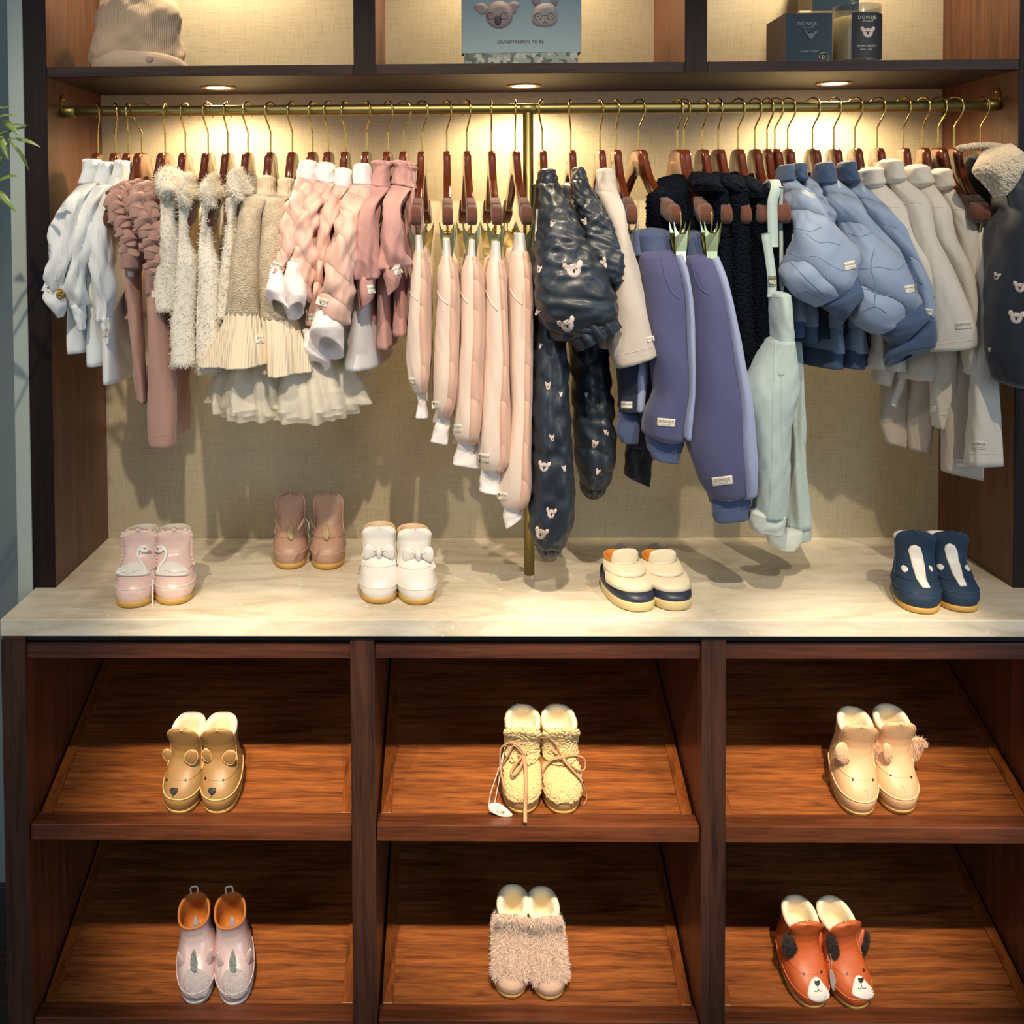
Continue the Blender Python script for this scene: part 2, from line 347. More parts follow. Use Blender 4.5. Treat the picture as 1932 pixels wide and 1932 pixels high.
def linen():
    M=mat('linen_wallcovering','#ccb58a',.85,var=0); nt=M.node_tree;N=nt.nodes;L=nt.links;B=N['Principled BSDF']
    tc=N.new('ShaderNodeTexCoord'); o=[]
    for sc in ((30,1,900),(900,1,30)):
        mp=N.new('ShaderNodeMapping'); mp.inputs['Scale'].default_value=sc; n=N.new('ShaderNodeTexNoise'); n.inputs['Scale'].default_value=1; n.inputs['Detail'].default_value=3
        L.new(tc.outputs['Object'],mp.inputs[0]); L.new(mp.outputs[0],n.inputs['Vector']); o.append(n)
    a=N.new('ShaderNodeMath'); a.operation='ADD'; L.new(o[0].outputs[0],a.inputs[0]); L.new(o[1].outputs[0],a.inputs[1])
    r=N.new('ShaderNodeValToRGB'); r.color_ramp.elements[0].position=.7; r.color_ramp.elements[0].color=lin('#a99d82'); r.color_ramp.elements[1].position=1.3 if False else 1.; r.color_ramp.elements[1].color=lin('#c3b699')
    L.new(a.outputs[0],r.inputs[0]); L.new(r.outputs[0],B.inputs['Base Color']); b=N.new('ShaderNodeBump'); b.inputs['Strength'].default_value=.4; b.inputs['Distance'].default_value=.0005
    L.new(a.outputs[0],b.inputs['Height']); L.new(b.outputs[0],B.inputs['Normal']); return M
m_linen=linen()
def travertine():
    M=mat('travertine_stone','#d8ccb4',.38,var=0); nt=M.node_tree;N=nt.nodes;L=nt.links;B=N['Principled BSDF']
    tc=N.new('ShaderNodeTexCoord'); mp=N.new('ShaderNodeMapping'); mp.inputs['Scale'].default_value=(2.2,7,9); L.new(tc.outputs['Object'],mp.inputs[0])
    n=N.new('ShaderNodeTexNoise'); n.inputs['Scale'].default_value=2.6; n.inputs['Detail'].default_value=9; n.inputs['Roughness'].default_value=.6; n.inputs['Distortion'].default_value=1.2; L.new(mp.outputs[0],n.inputs['Vector'])
    r=N.new('ShaderNodeValToRGB'); e=r.color_ramp.elements; e[0].position=.32; e[0].color=lin('#c4b79e'); e[1].position=.72; e[1].color=lin('#ece4d3'); k=e.new(.5); k.color=lin('#dacfb9'); L.new(n.outputs[0],r.inputs[0])
    v=N.new('ShaderNodeTexNoise'); v.inputs['Scale'].default_value=90; v.inputs['Detail'].default_value=6; L.new(tc.outputs['Object'],v.inputs['Vector'])
    r2=N.new('ShaderNodeValToRGB'); r2.color_ramp.elements[0].position=.64; r2.color_ramp.elements[0].color=(0,0,0,1); r2.color_ramp.elements[1].position=.70; r2.color_ramp.elements[1].color=(1,1,1,1); L.new(v.outputs[0],r2.inputs[0])
    mx=N.new('ShaderNodeMix'); mx.data_type='RGBA'; L.new(r2.outputs[0],mx.inputs[0]); L.new(r.outputs[0],mx.inputs[6]); mx.inputs[7].default_value=lin('#e9e1d0'); L.new(mx.outputs[2],B.inputs['Base Color']); return M
m_stone=travertine()
brass=mat('aged_brass','#8c8050',.42,1,var=.1,bscale=60); brassb=mat('polished_brass','#c9a45a',.2,1,var=0); gold=mat('pale_gold','#d8b878',.22,1,var=0)
# room
m_wall=mat('grey_wall_paint','#7f8c8e',.8,var=.03,bscale=40); m_trim=mat('pale_trim_paint','#aab3ac',.7,var=.02)
o=box('wall_back',-2.2,-.066,.30,.36,0,2.9,m_wall,b=0); o['kind']='structure'
o=box('wall_right',XR1+.002,XR1+.9,.28,.36,0,2.9,m_wall,b=0); o['kind']='structure'
o=box('trim_1',-.066,-.0395,-.004,.30,0,2.9,m_trim,b=.002); o['kind']='structure'
o=box('floor',-2.2,3.2,-3.5,.36,-.05,0,wood('dark_floor','#2a2320','#4a3d34','X',.5),b=0); o['kind']='structure'
o=box('baseboard_left',-2.2,-.067,.284,.30,0,.13,mat('baseboard_paint','#2c3431',.5,var=.03),b=.002); o['kind']='structure'
# wall unit above the counter
t=thing('wall_shelving_unit','dark walnut open shelving unit with linen back behind hanging baby clothes','shelving',(0,0,ZC))
ZT=2.18
box('side_panel',-W_,0,0,YB+.02,ZC+.0005,ZT,w_upside,t)
box('side_panel',XR0,XR1,0,YB+.02,ZC+.0005,ZT,w_upside,t)
for x0,x1 in ((-W_-.0006,.0004),(XR0-.0004,XR1+.0006)): box('edge_strip',x0,x1,-.0022,-.0002,ZC+.0005,ZT,w_post,t,b=.0004)
box('back_panel',0,XR0,YB,YB+.02,ZC+.0005,ZT,m_linen,t,b=0)
box('shelf_board',.0005,XR0-.0005,.001,YB-.0003,ZSB,ZST,w_shelf,t)
box('top_board',.0005,XR0-.0005,.001,YB-.0003,ZT-.03,ZT,w_shelf,t)
for x0,x1 in ((XA0,XA1),(XB0,XB1)):
    box('divider',x0+.001,x1-.001,.001,YB-.0003,ZST+.0003,ZT-.0305,w_side,t); box('edge_strip',x0+.0005,x1-.0005,-.0022,.0008,ZSB,ZT-.0305,w_post,t,b=.0004)
for k,(x0,x1) in enumerate(((0.0012,XA0-.0006),(XA1+.0008,XB0-.004),(XB1+.0006,XR0-.0012))): box('shelf_edging',x0,x1,-.002,.0008,ZSB,ZST,w_shelf,t,b=.0005)
# counter
t=thing('stone_countertop','cream travertine counter slab holding five pairs of shoes','countertop',(0.8,0,ZC-.028))
box('slab',-.0355,XR1+.05,-.1427,YB+.025,ZC-.0278,ZC,m_stone,t,b=.0014)
# base cabinet
YL=-.132
t=thing('base_cabinet','dark walnut base cabinet with six sloped shoe bays under the stone counter','cabinet',(0.8,0,0))
for x0,x1 in ((-W_,0),(XR0,XR1)): box('side_panel',x0,x1,YL,YB+.02,0.002,ZC-.030,w_side,t); box('post_face',x0-.0004,x1+.0004,YL-.002,YL-.0002,.002,ZC-.037,w_face,t,b=.0005)
for x0,x1 in ((XA0,XA1),(XB0,XB1)): box('divider',x0,x1,YL+.0003,YB-.002,0.002,ZC-.037,w_side,t); box('post_face',x0-.0003,x1+.0003,YL-.0022,YL,.002,ZC-.0385,w_face,t,b=.0005)
box('back_panel',0,XR0,YB,YB+.02,.002,ZC-.032,w_side,t,b=0)
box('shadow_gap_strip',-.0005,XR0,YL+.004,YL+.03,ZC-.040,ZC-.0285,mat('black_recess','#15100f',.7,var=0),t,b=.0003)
bays=((0,XA0,'left'),(XA1,XB0,'middle'),(XB1,XR0,'right'))
for x0,x1,n in bays: box('top_rail',x0+.0006,x1-.0006,YL+.003,YL+.022,.7905,.8165,w_rail,t)
# sloped display trays
TR={1:(.509,.3789,-.0953),2:(.1824,.3663,-.0992)}
what={(1,0):'bear-face boots',(1,1):'lace-up sherpa boots',(1,2):'bunny-ear boots',(2,0):'silver unicorn boots',(2,1):'fluffy pink boots',(2,2):'rust dog-face boots'}
for row,(z0,s,y0) in TR.items():
    for b,(x0,x1,n) in enumerate(bays):
        g=.005
        t=thing('sloped_shoe_shelf',f'sloped mahogany shelf tray with raised frame under the {what[(row,b)]}','shelf',((x0+x1)/2,y0,z0-.02),group=None)
        zz=lambda y:z0+s*(y-y0)
        x0_,x1_=x0+g,x1-g
        box('panel',x0_+.018,x1_-.018,-.093,YB-.006,zz(-.093)-.014,zz(-.093)-.0005,w_tray,t,zy=s,b=0)
        for a,b2 in ((x0_,x0_+.0185),(x1_-.0185,x1_)): box('side_rail',a,b2,-.093,YB-.006,zz(-.093)-.014,zz(-.093)+.0035,w_trayside,t,zy=s,b=.0008)
        box('front_lip',x0_-.0035,x1_+.0035,-.128,-.0932,z0-.022,z0+.0048,w_rail if False else wood('tray_lip','#43210f','#7c452a','X',.4) if (row,b)==(1,0) else bpy.data.materials['tray_lip'],t,b=.0012)
# clothes rail
ZR=1.6985; YR=.065
t=thing('clothes_rail','aged brass clothes rail on a centre post carrying all the hangers','clothes rail',(.8358,YR,ZC))
polytube('rod',[(.022,YR,ZR+.001),(.8,YR,ZR),(1.652,YR,ZR-.001)],.0093,brass,t,m=24)
polytube('support_post',[(.8358,YR,ZC+.001),(.8358,YR,1.2),(.8358,YR,ZR-.008)],.0093,brass,t,m=24)
polytube('tee_collar',[(.822,YR,ZR),(.8358,YR,ZR),(.850,YR,ZR)],.0098,brass,t,m=24)
for x,sg in ((.0006,1),(XR0-.0006,-1)):
    polytube('end_cap',[(x,YR-.001,ZR),(x+sg*.012,YR,ZR),(x+sg*.024,YR,ZR)],.0102,brass,t,m=20)
    V=[];  # oval flange plate
    T=np.arange(24)/24*2*np.pi
    for dx,sc in ((0,1),(.002,1),(.003,.85)):
        for a in T: V.append((x+sg*dx,YR+.010*sc*math.cos(a),ZR+.012+.020*sc*math.sin(a)))
    Fc=[tuple(q) for q in grid_faces(3,24)]+[tuple(range(48,72))]
    o=mesh('flange',V,Fc,brassb,t,smooth=False); polytube('screw',[(x+sg*.003,YR,ZR+.024),(x+sg*.0045,YR,ZR+.024)],.0028,brassb,o,m=10)
# recessed downlights
m_lens=mat('lit_lens','#fff2d8',.5,var=0,emis='#ffe6b8',es=14)
for k,((x,y),wh) in enumerate(zip(DOWN,('left end of the shelf underside','middle of the shelf underside above the post','right end of the shelf underside'))):
    t=thing('recessed_downlight',f'lit round recessed downlight at the {wh}','light',(x,y,ZSB)); T=np.arange(36)/36*2*np.pi
    prof=((.0325,-.0002),(.0325,-.0022),(.0300,-.0030),(.0235,-.0026),(.0225,-.001))
    V=[(x+r*math.cos(a),y+r*math.sin(a),ZSB+z) for r,z in prof for a in T]; mesh('trim_ring',V,grid_faces(len(prof),36),mat('bronze_ring','#9a7a52',.35,1,var=0),t)
    V=[(x+r*math.cos(a),y+r*math.sin(a),ZSB+z) for r,z in ((.0228,-.0018),(.015,-.0024),(.001,-.0026)) for a in T]; mesh('lens',V,grid_faces(3,36),m_lens,t)
# ================================================================= hangers
m_hw=mat('cherry_lacquer','#5e2712',.16,coat=.6,var=.12,bscale=120,stretch=(6,1,6)); m_grip=mat('brown_flock','#5d3220',.9,sheen=.3,bump=.3,bscale=900); m_hook=mat('gold_wire','#c7a65c',.18,1,var=0)
m_clip=mat('pale_brass_clip','#c9c48e',.22,1,var=0); m_print=mat('gilt_print','#e0a878',.5,var=0)
def plate(outl,thk,b=.0022):
    """extrude a YZ outline along x"""
    n=len(outl); V=[(-thk/2,y,z) for y,z in outl]+[(thk/2,y,z) for y,z in outl]
    Fc=[tuple(range(n))[::-1],tuple(range(n,2*n))]+[(i,(i+1)%n,n+(i+1)%n,n+i) for i in range(n)]
    return bev(V,Fc,b)
up=[(.026,-.076),(.034,-.098),(.049,-.123),(.077,-.145),(.105,-.162)]; lo=[(.103,-.188),(.070,-.171),(.042,-.149),(.018,-.123)]
half=up+lo; outl=[(0,-.0735)]+half+[(0,-.116)]+[(-y,z) for y,z in half[::-1]]
def smooth_out(pts,k=2):
    for _ in range(k):
        q=[]; n=len(pts)
        for i in range(n):
            a,b=pts[i],pts[(i+1)%n]; q+= [(a[0]*.75+b[0]*.25,a[1]*.75+b[1]*.25),(a[0]*.25+b[0]*.75,a[1]*.25+b[1]*.75)]
        pts=q
    return pts
_hp={}
def _hmesh(key,V,Fc,m,sm=True):
    me=bpy.data.meshes.new(key); me.from_pydata([tuple(v) for v in V],[],[tuple(f) for f in Fc]); me.materials.append(m)
    if sm: me.polygons.foreach_set('use_smooth',[True]*len(me.polygons))
    me.update(); _hp[key]=me
_hmesh('hanger_body',*plate(smooth_out(outl,1),.0125,.0035),m_hw)
g=[(.100,-.158),(.128,-.169),(.131,-.176),(.134,-.170),(.147,-.178),(.153,-.190),(.151,-.200),(.143,-.206),(.120,-.199),(.098,-.189)]
_hmesh('shoulder_grip',*plate(g,.0165,.0035),m_grip); _hmesh('shoulder_grip_rear',*plate([(-y,z) for y,z in g[::-1]],.0165,.0035),m_grip)
o=polytube('hook',[(0,0,-.0755),(0,0,-.05),(0,0,-.038),(0,-.004,-.030),(0,-.0135,-.012),(0,-.0150,0),(0,-.0105,.0108),(0,0,.0150),(0,.0105,.0108),(0,.0150,0),(0,.0150,-.009)],.00155,m_hook,None,m=10,n=44); _hp['hook']=o.data; bpy.data.objects.remove(o)
o=polytube('trouser_bar',[(0,-.116,-.185),(0,-.116,-.215),(0,-.112,-.222),(0,-.100,-.2235),(0,.100,-.2235),(0,.112,-.222),(0,.116,-.215),(0,.116,-.185)],.0013,m_hook,None,m=8,n=60); _hp['trouser_bar']=o.data; bpy.data.objects.remove(o)
V=[];Fc=[]
co_=[(-.0150,-.200),(-.0105,-.213),(-.005,-.221),(.005,-.221),(.0105,-.213),(.0150,-.200),(.0128,-.226),(.0092,-.250),(.0082,-.268),(-.0082,-.268),(-.0092,-.250),(-.0128,-.226)]
for sy in (-1,1):
    b=len(V); n=len(co_)
    for dy in (0,.0013): V+=[(x,sy*(.0075-.0035*(z<-.24)+dy),z) for x,z in co_]
    Fc+=[tuple(b+i for i in range(n)),tuple(b+n+i for i in range(n))]+[(b+i,b+(i+1)%n,b+n+(i+1)%n,b+n+i) for i in range(n)]
T=np.arange(10)/10*2*np.pi; nb=len(V)
for x in (-.0085,.0085):
    for a in T: V.append((x,.0055*math.cos(a),-.2235+.0045*math.sin(a)))
Fc+=[(nb+j,nb+(j+1)%10,nb+10+(j+1)%10,nb+10+j) for j in range(10)]
_hmesh('clip',V,Fc,m_clip,False)
tv,tf=text_mesh('DONSJE'); _hmesh('lettering',[(-.0066,-(x*.0070),y*.0075-.097) for x,y,_ in tv],tf,m_print,False)
for k in ('hanger_body','shoulder_grip','shoulder_grip_rear'):
    me=_hp[k].copy(); me.name=k
    for v in me.vertices:
        y=v.co.y; v.co.y=y if abs(y)<.04 else math.copysign(.04+(abs(y)-.04)*.50,y)
    _hp[k+'_s']=me
HG=[]
def hanger(un,ut,bulge,label,clip=False,text=False,group=None,small=False,cf=-.117):
    X0=P(un,285,YR)[0]; X1=P(ut,405,YR-.145)[0]; yaw=math.atan2(X1-X0,.145)
    t=thing('clothes_hanger',label,'hanger',(X0,YR,ZR),(0,0,yaw),group)
    def ch(n,k=None,rz=0,loc=(0,0,0)):
        o=link(bpy.data.objects.new(n,_hp[k or n])); o.parent=t; o.rotation_euler=(0,0,rz); o.location=loc; return o
    q='_s' if small else ''; hb=ch('hanger_body','hanger_body'+q); ch('shoulder_grip','shoulder_grip'+q); ch('shoulder_grip','shoulder_grip_rear'+q)
    phi=math.asin(max(-.98,min(.98,bulge*.95e-3/.0150))); ch('hook',rz=phi-yaw)
    if text: o=link(bpy.data.objects.new('lettering',_hp['lettering'])); o.parent=hb
    if clip: ch('trouser_bar').scale=(1,1.38 if cf<-.14 else 1,1); ch('clip',loc=(0,cf,0)); ch('clip',loc=(0,.105,0))
    HG.append((un,X0,yaw)); return t
# un, tip u, hook bulge, what it carries
HL=[(185,150,8,'first white blouse from the left end',0,0),(218,185,8,'second white blouse from the left',0,0),(243,205,1,'third white blouse from the left',0,0),
(268,205,-16,'left one of the two ruffled mauve dungarees',0,0),(312,247,1,'right one of the two ruffled mauve dungarees',0,0),
(350,306,-5,'leftmost cream plush vest',0,0),(393,350,-6,'second cream plush vest from the left',0,0),(430,393,-4,'third cream plush vest from the left',0,0),(468,432,-6,'rightmost cream plush vest',0,0),
(511,478,-8,'left oatmeal knitted dress',0,0),(552,522,-7,'right oatmeal knitted dress',0,0),
(590,560,-5,'first pale pink quilted jacket from the left',0,0),(620,592,-7,'second pale pink quilted jacket from the left',0,0),(652,628,-6,'third pale pink quilted jacket from the left',0,0),(692,668,8,'rightmost pale pink quilted jacket',0,0),
(732,708,10,'left dusty rose ruffle-neck blouse',0,0),(762,748,14,'right dusty rose ruffle-neck blouse',0,0),
(796,785,12,'first pink jogger pants right of the rose blouses',1,0),(843,845,9,'second pink jogger pants from their left',1,0),(881,891,7,'third and middle pink jogger pants',1,0),(927,938,0,'fourth pink jogger pants from their left',1,0),(972,994,0,'pink jogger pants next to the brass post',1,0),
(1023,1040,-7,'navy koala puffer suit next to the brass post',0,1),(1077,1100,-5,'second navy koala puffer suit',0,1),(1132,1160,4,'cream long-sleeved shirt between puffer suit and blue joggers',0,1),
(1162,1193,4,'small navy jogger pants behind the cream shirt',1,1),(1205,1278,10,'left pair of blue joggers with pale stripe',1,1),(1278,1336,8,'right pair of blue joggers with pale stripe',1,1),
(1290,1330,9,'black sherpa jacket behind the blue joggers',0,0),(1325,1372,8,'leftmost navy teddy vest',0,1),(1355,1408,4,'middle navy teddy vest',0,0),(1392,1440,10,'rightmost navy teddy vest',0,0),
(1424,1470,9,'pale denim dungarees',0,0),(1447,1482,8,'navy trousers just right of the denim dungarees',0,0),
(1462,1510,12,'leftmost blue quilted jacket',0,0),(1486,1530,11,'second blue quilted jacket, mostly hidden',0,0),(1533,1590,10,'third blue quilted jacket from the left',0,0),(1573,1630,9,'rightmost blue quilted jacket',0,0),
(1613,1665,9,'first ivory roll-neck top from the left',0,1),(1655,1705,10,'second ivory roll-neck top from the left',0,1),(1704,1750,8,'third ivory roll-neck top from the left',0,1),(1741,1790,6,'rightmost ivory roll-neck top',0,1),
(1770,1845,10,'pale grey trousers with the longest hem on the right',1,1),(1800,1858,12,'pale trousers clipped beside the navy koala coat',1,0),(1850,1905,10,'navy koala coat with sherpa collar',0,1)]
for un,ut,b,w,cl,tx in HL:
    hanger(un,ut,b,('wooden clip hanger' if cl else 'wooden hanger')+' holding the '+w,bool(cl),bool(tx),'wooden hangers on the brass rail',cf=-.158 if un in (1205,1278) else -.117,small=not cl and any(k in w for k in ('blouse','knitted','jacket','puffer','shirt','roll-neck')) and 'sherpa' not in w)
def X0of(un): return P(un,285,YR)[0]
# ================================================================= fabrics
def fab(n,c,**k): 
    d=dict(rough=.85,sheen=.25,bump=.25,bscale=900,var=.05,bd=.0005); d.update(k); return mat(n,c,**d)
f_white=fab('white_cotton','#e9ecea',sss=.1); f_mauve=fab('mauve_jersey','#b68d7e'); f_plush=fab('cream_plush','#ece5d6',rough=.95); f_lining=fab('gold_satin_lining','#e3c78a',rough=.4)
f_knit=fab('oatmeal_knit','#d2bfa2',bump=1.,bscale=520,var=.42,bd=.0022,kind='voro'); f_knitrib=fab('oatmeal_rib','#e2d2b6',bump=.4,bscale=75,kind='rib',var=.12,bd=.002)
f_pink=fab('blush_quilt','#dfb5a4',rough=.55,bump=.8,bscale=9,kind='quilt',bd=.008); f_pinkrib=fab('white_rib','#efe6e2',bump=.3,bscale=160,kind='rib',bd=.0005)
f_rose=fab('dusty_rose_jersey','#c08f88'); f_cream=fab('cream_pink_jersey','#e6d1c0'); f_blush=fab('blush_panel','#dcb29c',bump=.6,bscale=10,kind='quilt',bd=.004,rough=.6)
f_puff=fab('navy_puffer_nylon','#262e38',rough=.42,sheen=0,bump=.45,bscale=45,var=.1,bd=.003,coat=.1); f_ls=fab('ivory_shirt','#cbbfb2')
f_blue=fab('slate_blue_sweat','#4e5077'); f_bluerib=fab('slate_blue_rib','#465478',bump=.4,bscale=150,kind='rib'); f_stripe=fab('pale_blue_stripe','#98a3c6')
f_navy=fab('navy_sweat','#1a2236'); f_sherpa=fab('navy_sherpa','#080e19',rough=1,sheen=0,spec=.15); f_denim=fab('pale_denim','#aebfbb',bump=.35,bscale=1300,var=.1)
f_quilt=fab('blue_quilt','#8799b4',bump=.9,bscale=7,kind='quilt',bd=.012,rough=.7); f_cuff=fab('deep_blue_rib','#3c5272',bump=.4,bscale=150,kind='rib')
f_ivory=fab('ivory_jersey','#cfc7ba'); f_stone=fab('stone_jersey','#b5a899'); f_coat=fab('midnight_coat','#101a2a',rough=.7); f_teddy=fab('ivory_sherpa','#cfc0a8',rough=1)
f_koala=fab('koala_print','#d9c6bb',bump=0,var=.04); f_dark=mat('dark_print','#241d1d',.6,var=0); f_tag=fab('cream_label','#e6dfd0',bump=.1,var=.03); f_ink=mat('label_ink','#6d6558',.7,var=0)
f_tulle=mat('ivory_tulle','#f6eedb',.7,sheen=.4,alpha=.46,bump=.2,bscale=1500,var=0)
def brand(bv,parent,cx,cy,w,h,ang=0,m=None,text=True):
    a=math.radians(ang); q=[(-w/2,-h/2),(w/2,-h/2),(w/2,h/2),(-w/2,h/2)]
    poly=[(cx+x*math.cos(a)-y*math.sin(a),cy+x*math.sin(a)+y*math.cos(a)) for x,y in q]
    o=patch('brand_label',bv,poly,m or f_tag,parent,t=.0009)
    if o and text:
        s=min(h*.34,w*.19); lettering(bv,'DONSJE',cx+.1*h*math.sin(a),cy-.14*h,s,ang,f_ink,o); 
        if h>13: lettering(bv,'AMSTERDAM',cx-.2*h*math.sin(a),cy+.24*h,s*.4,ang,f_ink,o)
    return o
def koala(bv,parent,cx,cy,s,ang=0,squash=1.):
    a=math.radians(ang)
    def R(x,y): x*=squash; return (cx+s*(x*math.cos(a)-y*math.sin(a)),cy+s*(x*math.sin(a)+y*math.cos(a)))
    pts=[(-.5,-.45),(-.66,-.8),(-1.0,-.85),(-1.15,-.5),(-1.0,-.15),(-.8,0),(-.74,.4),(-.45,.8),(0,.95),(.45,.8),(.74,.4),(.8,0),(1.0,-.15),(1.15,-.5),(1.0,-.85),(.66,-.8),(.5,-.45),(.2,-.58),(-.2,-.58)]
    o=patch('koala_print',bv,[R(*p) for p in pts],f_koala,parent,t=.0007,rings=3)
    if o is None: return
    if s>7:
        patch('nose',bv,[R(.14*math.cos(t),.18+.24*math.sin(t)) for t in np.arange(12)/12*6.283],f_dark,o,t=.0015,rings=2)
        for e in (-.3,.3): patch('eye',bv,[R(e+.07*math.cos(t),-.02+.07*math.sin(t)) for t in np.arange(8)/8*6.283],f_dark,o,t=.0015,rings=1)
def bodyw(X0,rows,n=40,m=44,sd=1,amp=.003,p=2.4,**k):
    """rows (vF,t,yF,yB,dxF,dxB): body hanging at X0"""
    R=interp([(0,)+tuple(r) for r in rows],n)[:,1:]; T=np.arange(m)/m*2*np.pi
    cs=np.sign(np.cos(T))*np.abs(np.cos(T))**(2/p); s_=np.sign(np.sin(T))*np.abs(np.sin(T))**(2/2.3); out=np.zeros((n,m,3))
    for i,(v,t,yF,yB,dF,dB) in enumerate(R):
        z=P(900,v,yF)[2]; a=np.array([X0+dF,yF,z]); b=np.array([X0+dB,yB,z]); h=(b-a)/2; nm=np.array([h[1],-h[0],0])/np.linalg.norm(h)
        out[i]=(a+b)/2+np.outer(s_,h)+np.outer(cs,nm*t)
    if amp: out=wrinkle(out,sd,amp,**k)
    return out
def torso(X0,v0,v1,t0,t1,yaw=0,yF=-.065,yB=.195,sd=1,amp=.003,**k):
    """neck-to-hem body: shoulders slope from the neck at v0 to full width"""
    w=math.tan(yaw); f=lambda y:(y-YR)*-w
    hF=YR-yF; hB=yB-YR; rows=[]
    for s,q in ((0,.28),(.10,.45),(.2,.72),(.30,.95),(.45,1),(.7,1),(1,1.04)):
        v=v0+(v1-v0)*s; a=YR-hF*q; b=YR+hB*q; rows.append((v,t0+(t1-t0)*s,a,b,f(a),f(b)))
    return bodyw(X0,rows,sd=sd,amp=amp,prof=[.2,.6,1,1.3],**k)
def shift(R_,d): return R_+np.array(d)
def garment(name,label,cat,un,group): return thing(name,label,cat,(X0of(un),YR,ZR-.09),(0,0,0),group)
# ---------------------------------------------------------------- white blouses
gw='white gathered blouses at the left end'
for i,(un,lab,colr,slv,cuf,hem) in enumerate([
 (185,'white blouse at the left end of the rail with a brass button on its cuff',(160,305,188,305,152,347,186,345),
  [(150,352,186,345,-.03,.02),(122,382,160,378,-.07,.024),(104,430,152,430,-.085,.028),(96,490,142,490,-.09,.03),(88,530,130,528,-.09,.026),(90,548,126,548,-.09,.02)],[(86,545,128,548,-.09,.018),(84,560,127,575,-.09,.022),(98,582,120,592,-.09,.014),(110,600,119,598,-.09,.006)],666),
 (218,'white blouse second from the left with its white cuff pointing down',(188,310,213,310,180,348,212,350),
  [(182,352,212,350,-.03,.02),(152,392,192,386,-.06,.024),(142,440,182,440,-.075,.028),(132,500,168,500,-.08,.028),(127,550,160,548,-.08,.024),(134,580,160,575,-.08,.016)],[(134,578,160,576,-.08,.014),(142,600,161,598,-.08,.012),(150,625,160,622,-.08,.008)],691),
 (243,'white blouse third from the left beside the ruffled mauve dungarees',(219,306,244,308,208,350,240,352),
  [(208,352,240,352,-.03,.02),(176,392,214,386,-.05,.024),(168,440,212,440,-.065,.028),(170,500,212,500,-.07,.028),(178,560,212,556,-.07,.022),(190,606,206,603,-.07,.014)],[(189,600,206,600,-.07,.011),(194,625,208,622,-.07,.010),(202,652,207,648,-.07,.006)],724)]):
    t=garment('blouse',lab,'blouse',un,gw); X=X0of(un)
    soft('torso',torso(X-.004,335,hem,.014,.020,sd=i*7+1,amp=.0045,ks=(2,6),fine=.1),f_white,t,hollow=.02)
    u=colr; c=tube([(u[0],u[1],u[2],u[3],.02,.03),(u[0]-1,u[1]+14,u[2]+1,u[3]+14,.02,.028),(u[4],u[5],u[6],u[7],.01,.035)],n=16,sd=i,amp=.0012)
    T=np.arange(28); c[0]+=np.outer(np.sin(T*1.9),[.001,0,.0035]); soft('collar',c[::-1] if 0 else c,f_white,t,cap='flat' if 0 else 'round')
    R1=tube(slv,sd=i*3+2,amp=.0048,ks=(1,5),fs=(.5,2.6),prof=[.3,1,1,1.4],fine=.35); o,bv,_=soft('sleeve',R1,f_white,t,bvh=True)
    seam('seam',bv,[((a[0]*.62+a[2]*.38),a[1]*.62+a[3]*.38) for a in slv[1:5]],.0006,f_white,o)
    o,bv,_=soft('cuff',tube(cuf,n=18,sd=i+9,amp=.0012),f_white,t,hollow=.01,bvh=True)
    if i==0: 
        b=patch('button',bv,ell(113,556,8,8.5),mat('brass_button','#9a7a3a',.3,.6,var=0),t,t=.003,rings=4); patch('rim',bv,ell(113,556,3,3),brassb,b,t=.0045,rings=2); brand(bv,t,96,548,16,9,25)
    if i==2: brand(bv,t,199,626,9,18,0)
# ---------------------------------------------------------------- ruffled mauve dungarees
gm='mauve ruffled dungarees'
def ruffle(name,pts,w,mt,parent,waves,sd=0,amp=.012,n=230):
    """gathered frill wound round a strap"""
    pts=np.array(pts,float); d=np.r_[0,np.cumsum(np.linalg.norm(np.diff(pts,axis=0),axis=1))]; t=np.linspace(0,d[-1],n)
    c=np.stack([np.interp(t,d,pts[:,k]) for k in range(3)],1)
    for _ in range(14): c[1:-1]=(c[:-2]+c[2:]+2*c[1:-1])/4
    tg=np.gradient(c,axis=0); tg/=np.linalg.norm(tg,axis=1)[:,None]; m=36; T=np.arange(m)/m*2*np.pi; r=np.random.default_rng(sd)
    k=np.interp(np.linspace(0,waves,n),np.arange(waves+1),np.cumsum(r.uniform(.75,1.25,waves+1))); ph=k[:,None]*2*np.pi
    side=np.cross(tg,[0,1,0]); side/=np.linalg.norm(side,axis=1)[:,None]+1e-9; nb=np.cross(tg,side)
    f=np.abs(np.sin(ph/2+1.3*np.sin(T[None]+.7)+.35*np.sin(3*T[None]+ph*.5)))**.55
    rx=w*.36+w*.26*f; ry=w*.24+w*.22*f; wob=(.12*w*np.sin(ph*.5+sd))
    V=c[:,None,:]+side[:,None,:]*(rx*np.cos(T)[None]+wob)[:,:,None]+nb[:,None,:]*(ry*np.sin(T)[None])[:,:,None]+tg[:,None,:]*(w*.16*np.sin(T[None]*2+ph)*f)[:,:,None]
    V2,Fc=rings_mesh(V); return mesh(name,V2,Fc,mt,parent)
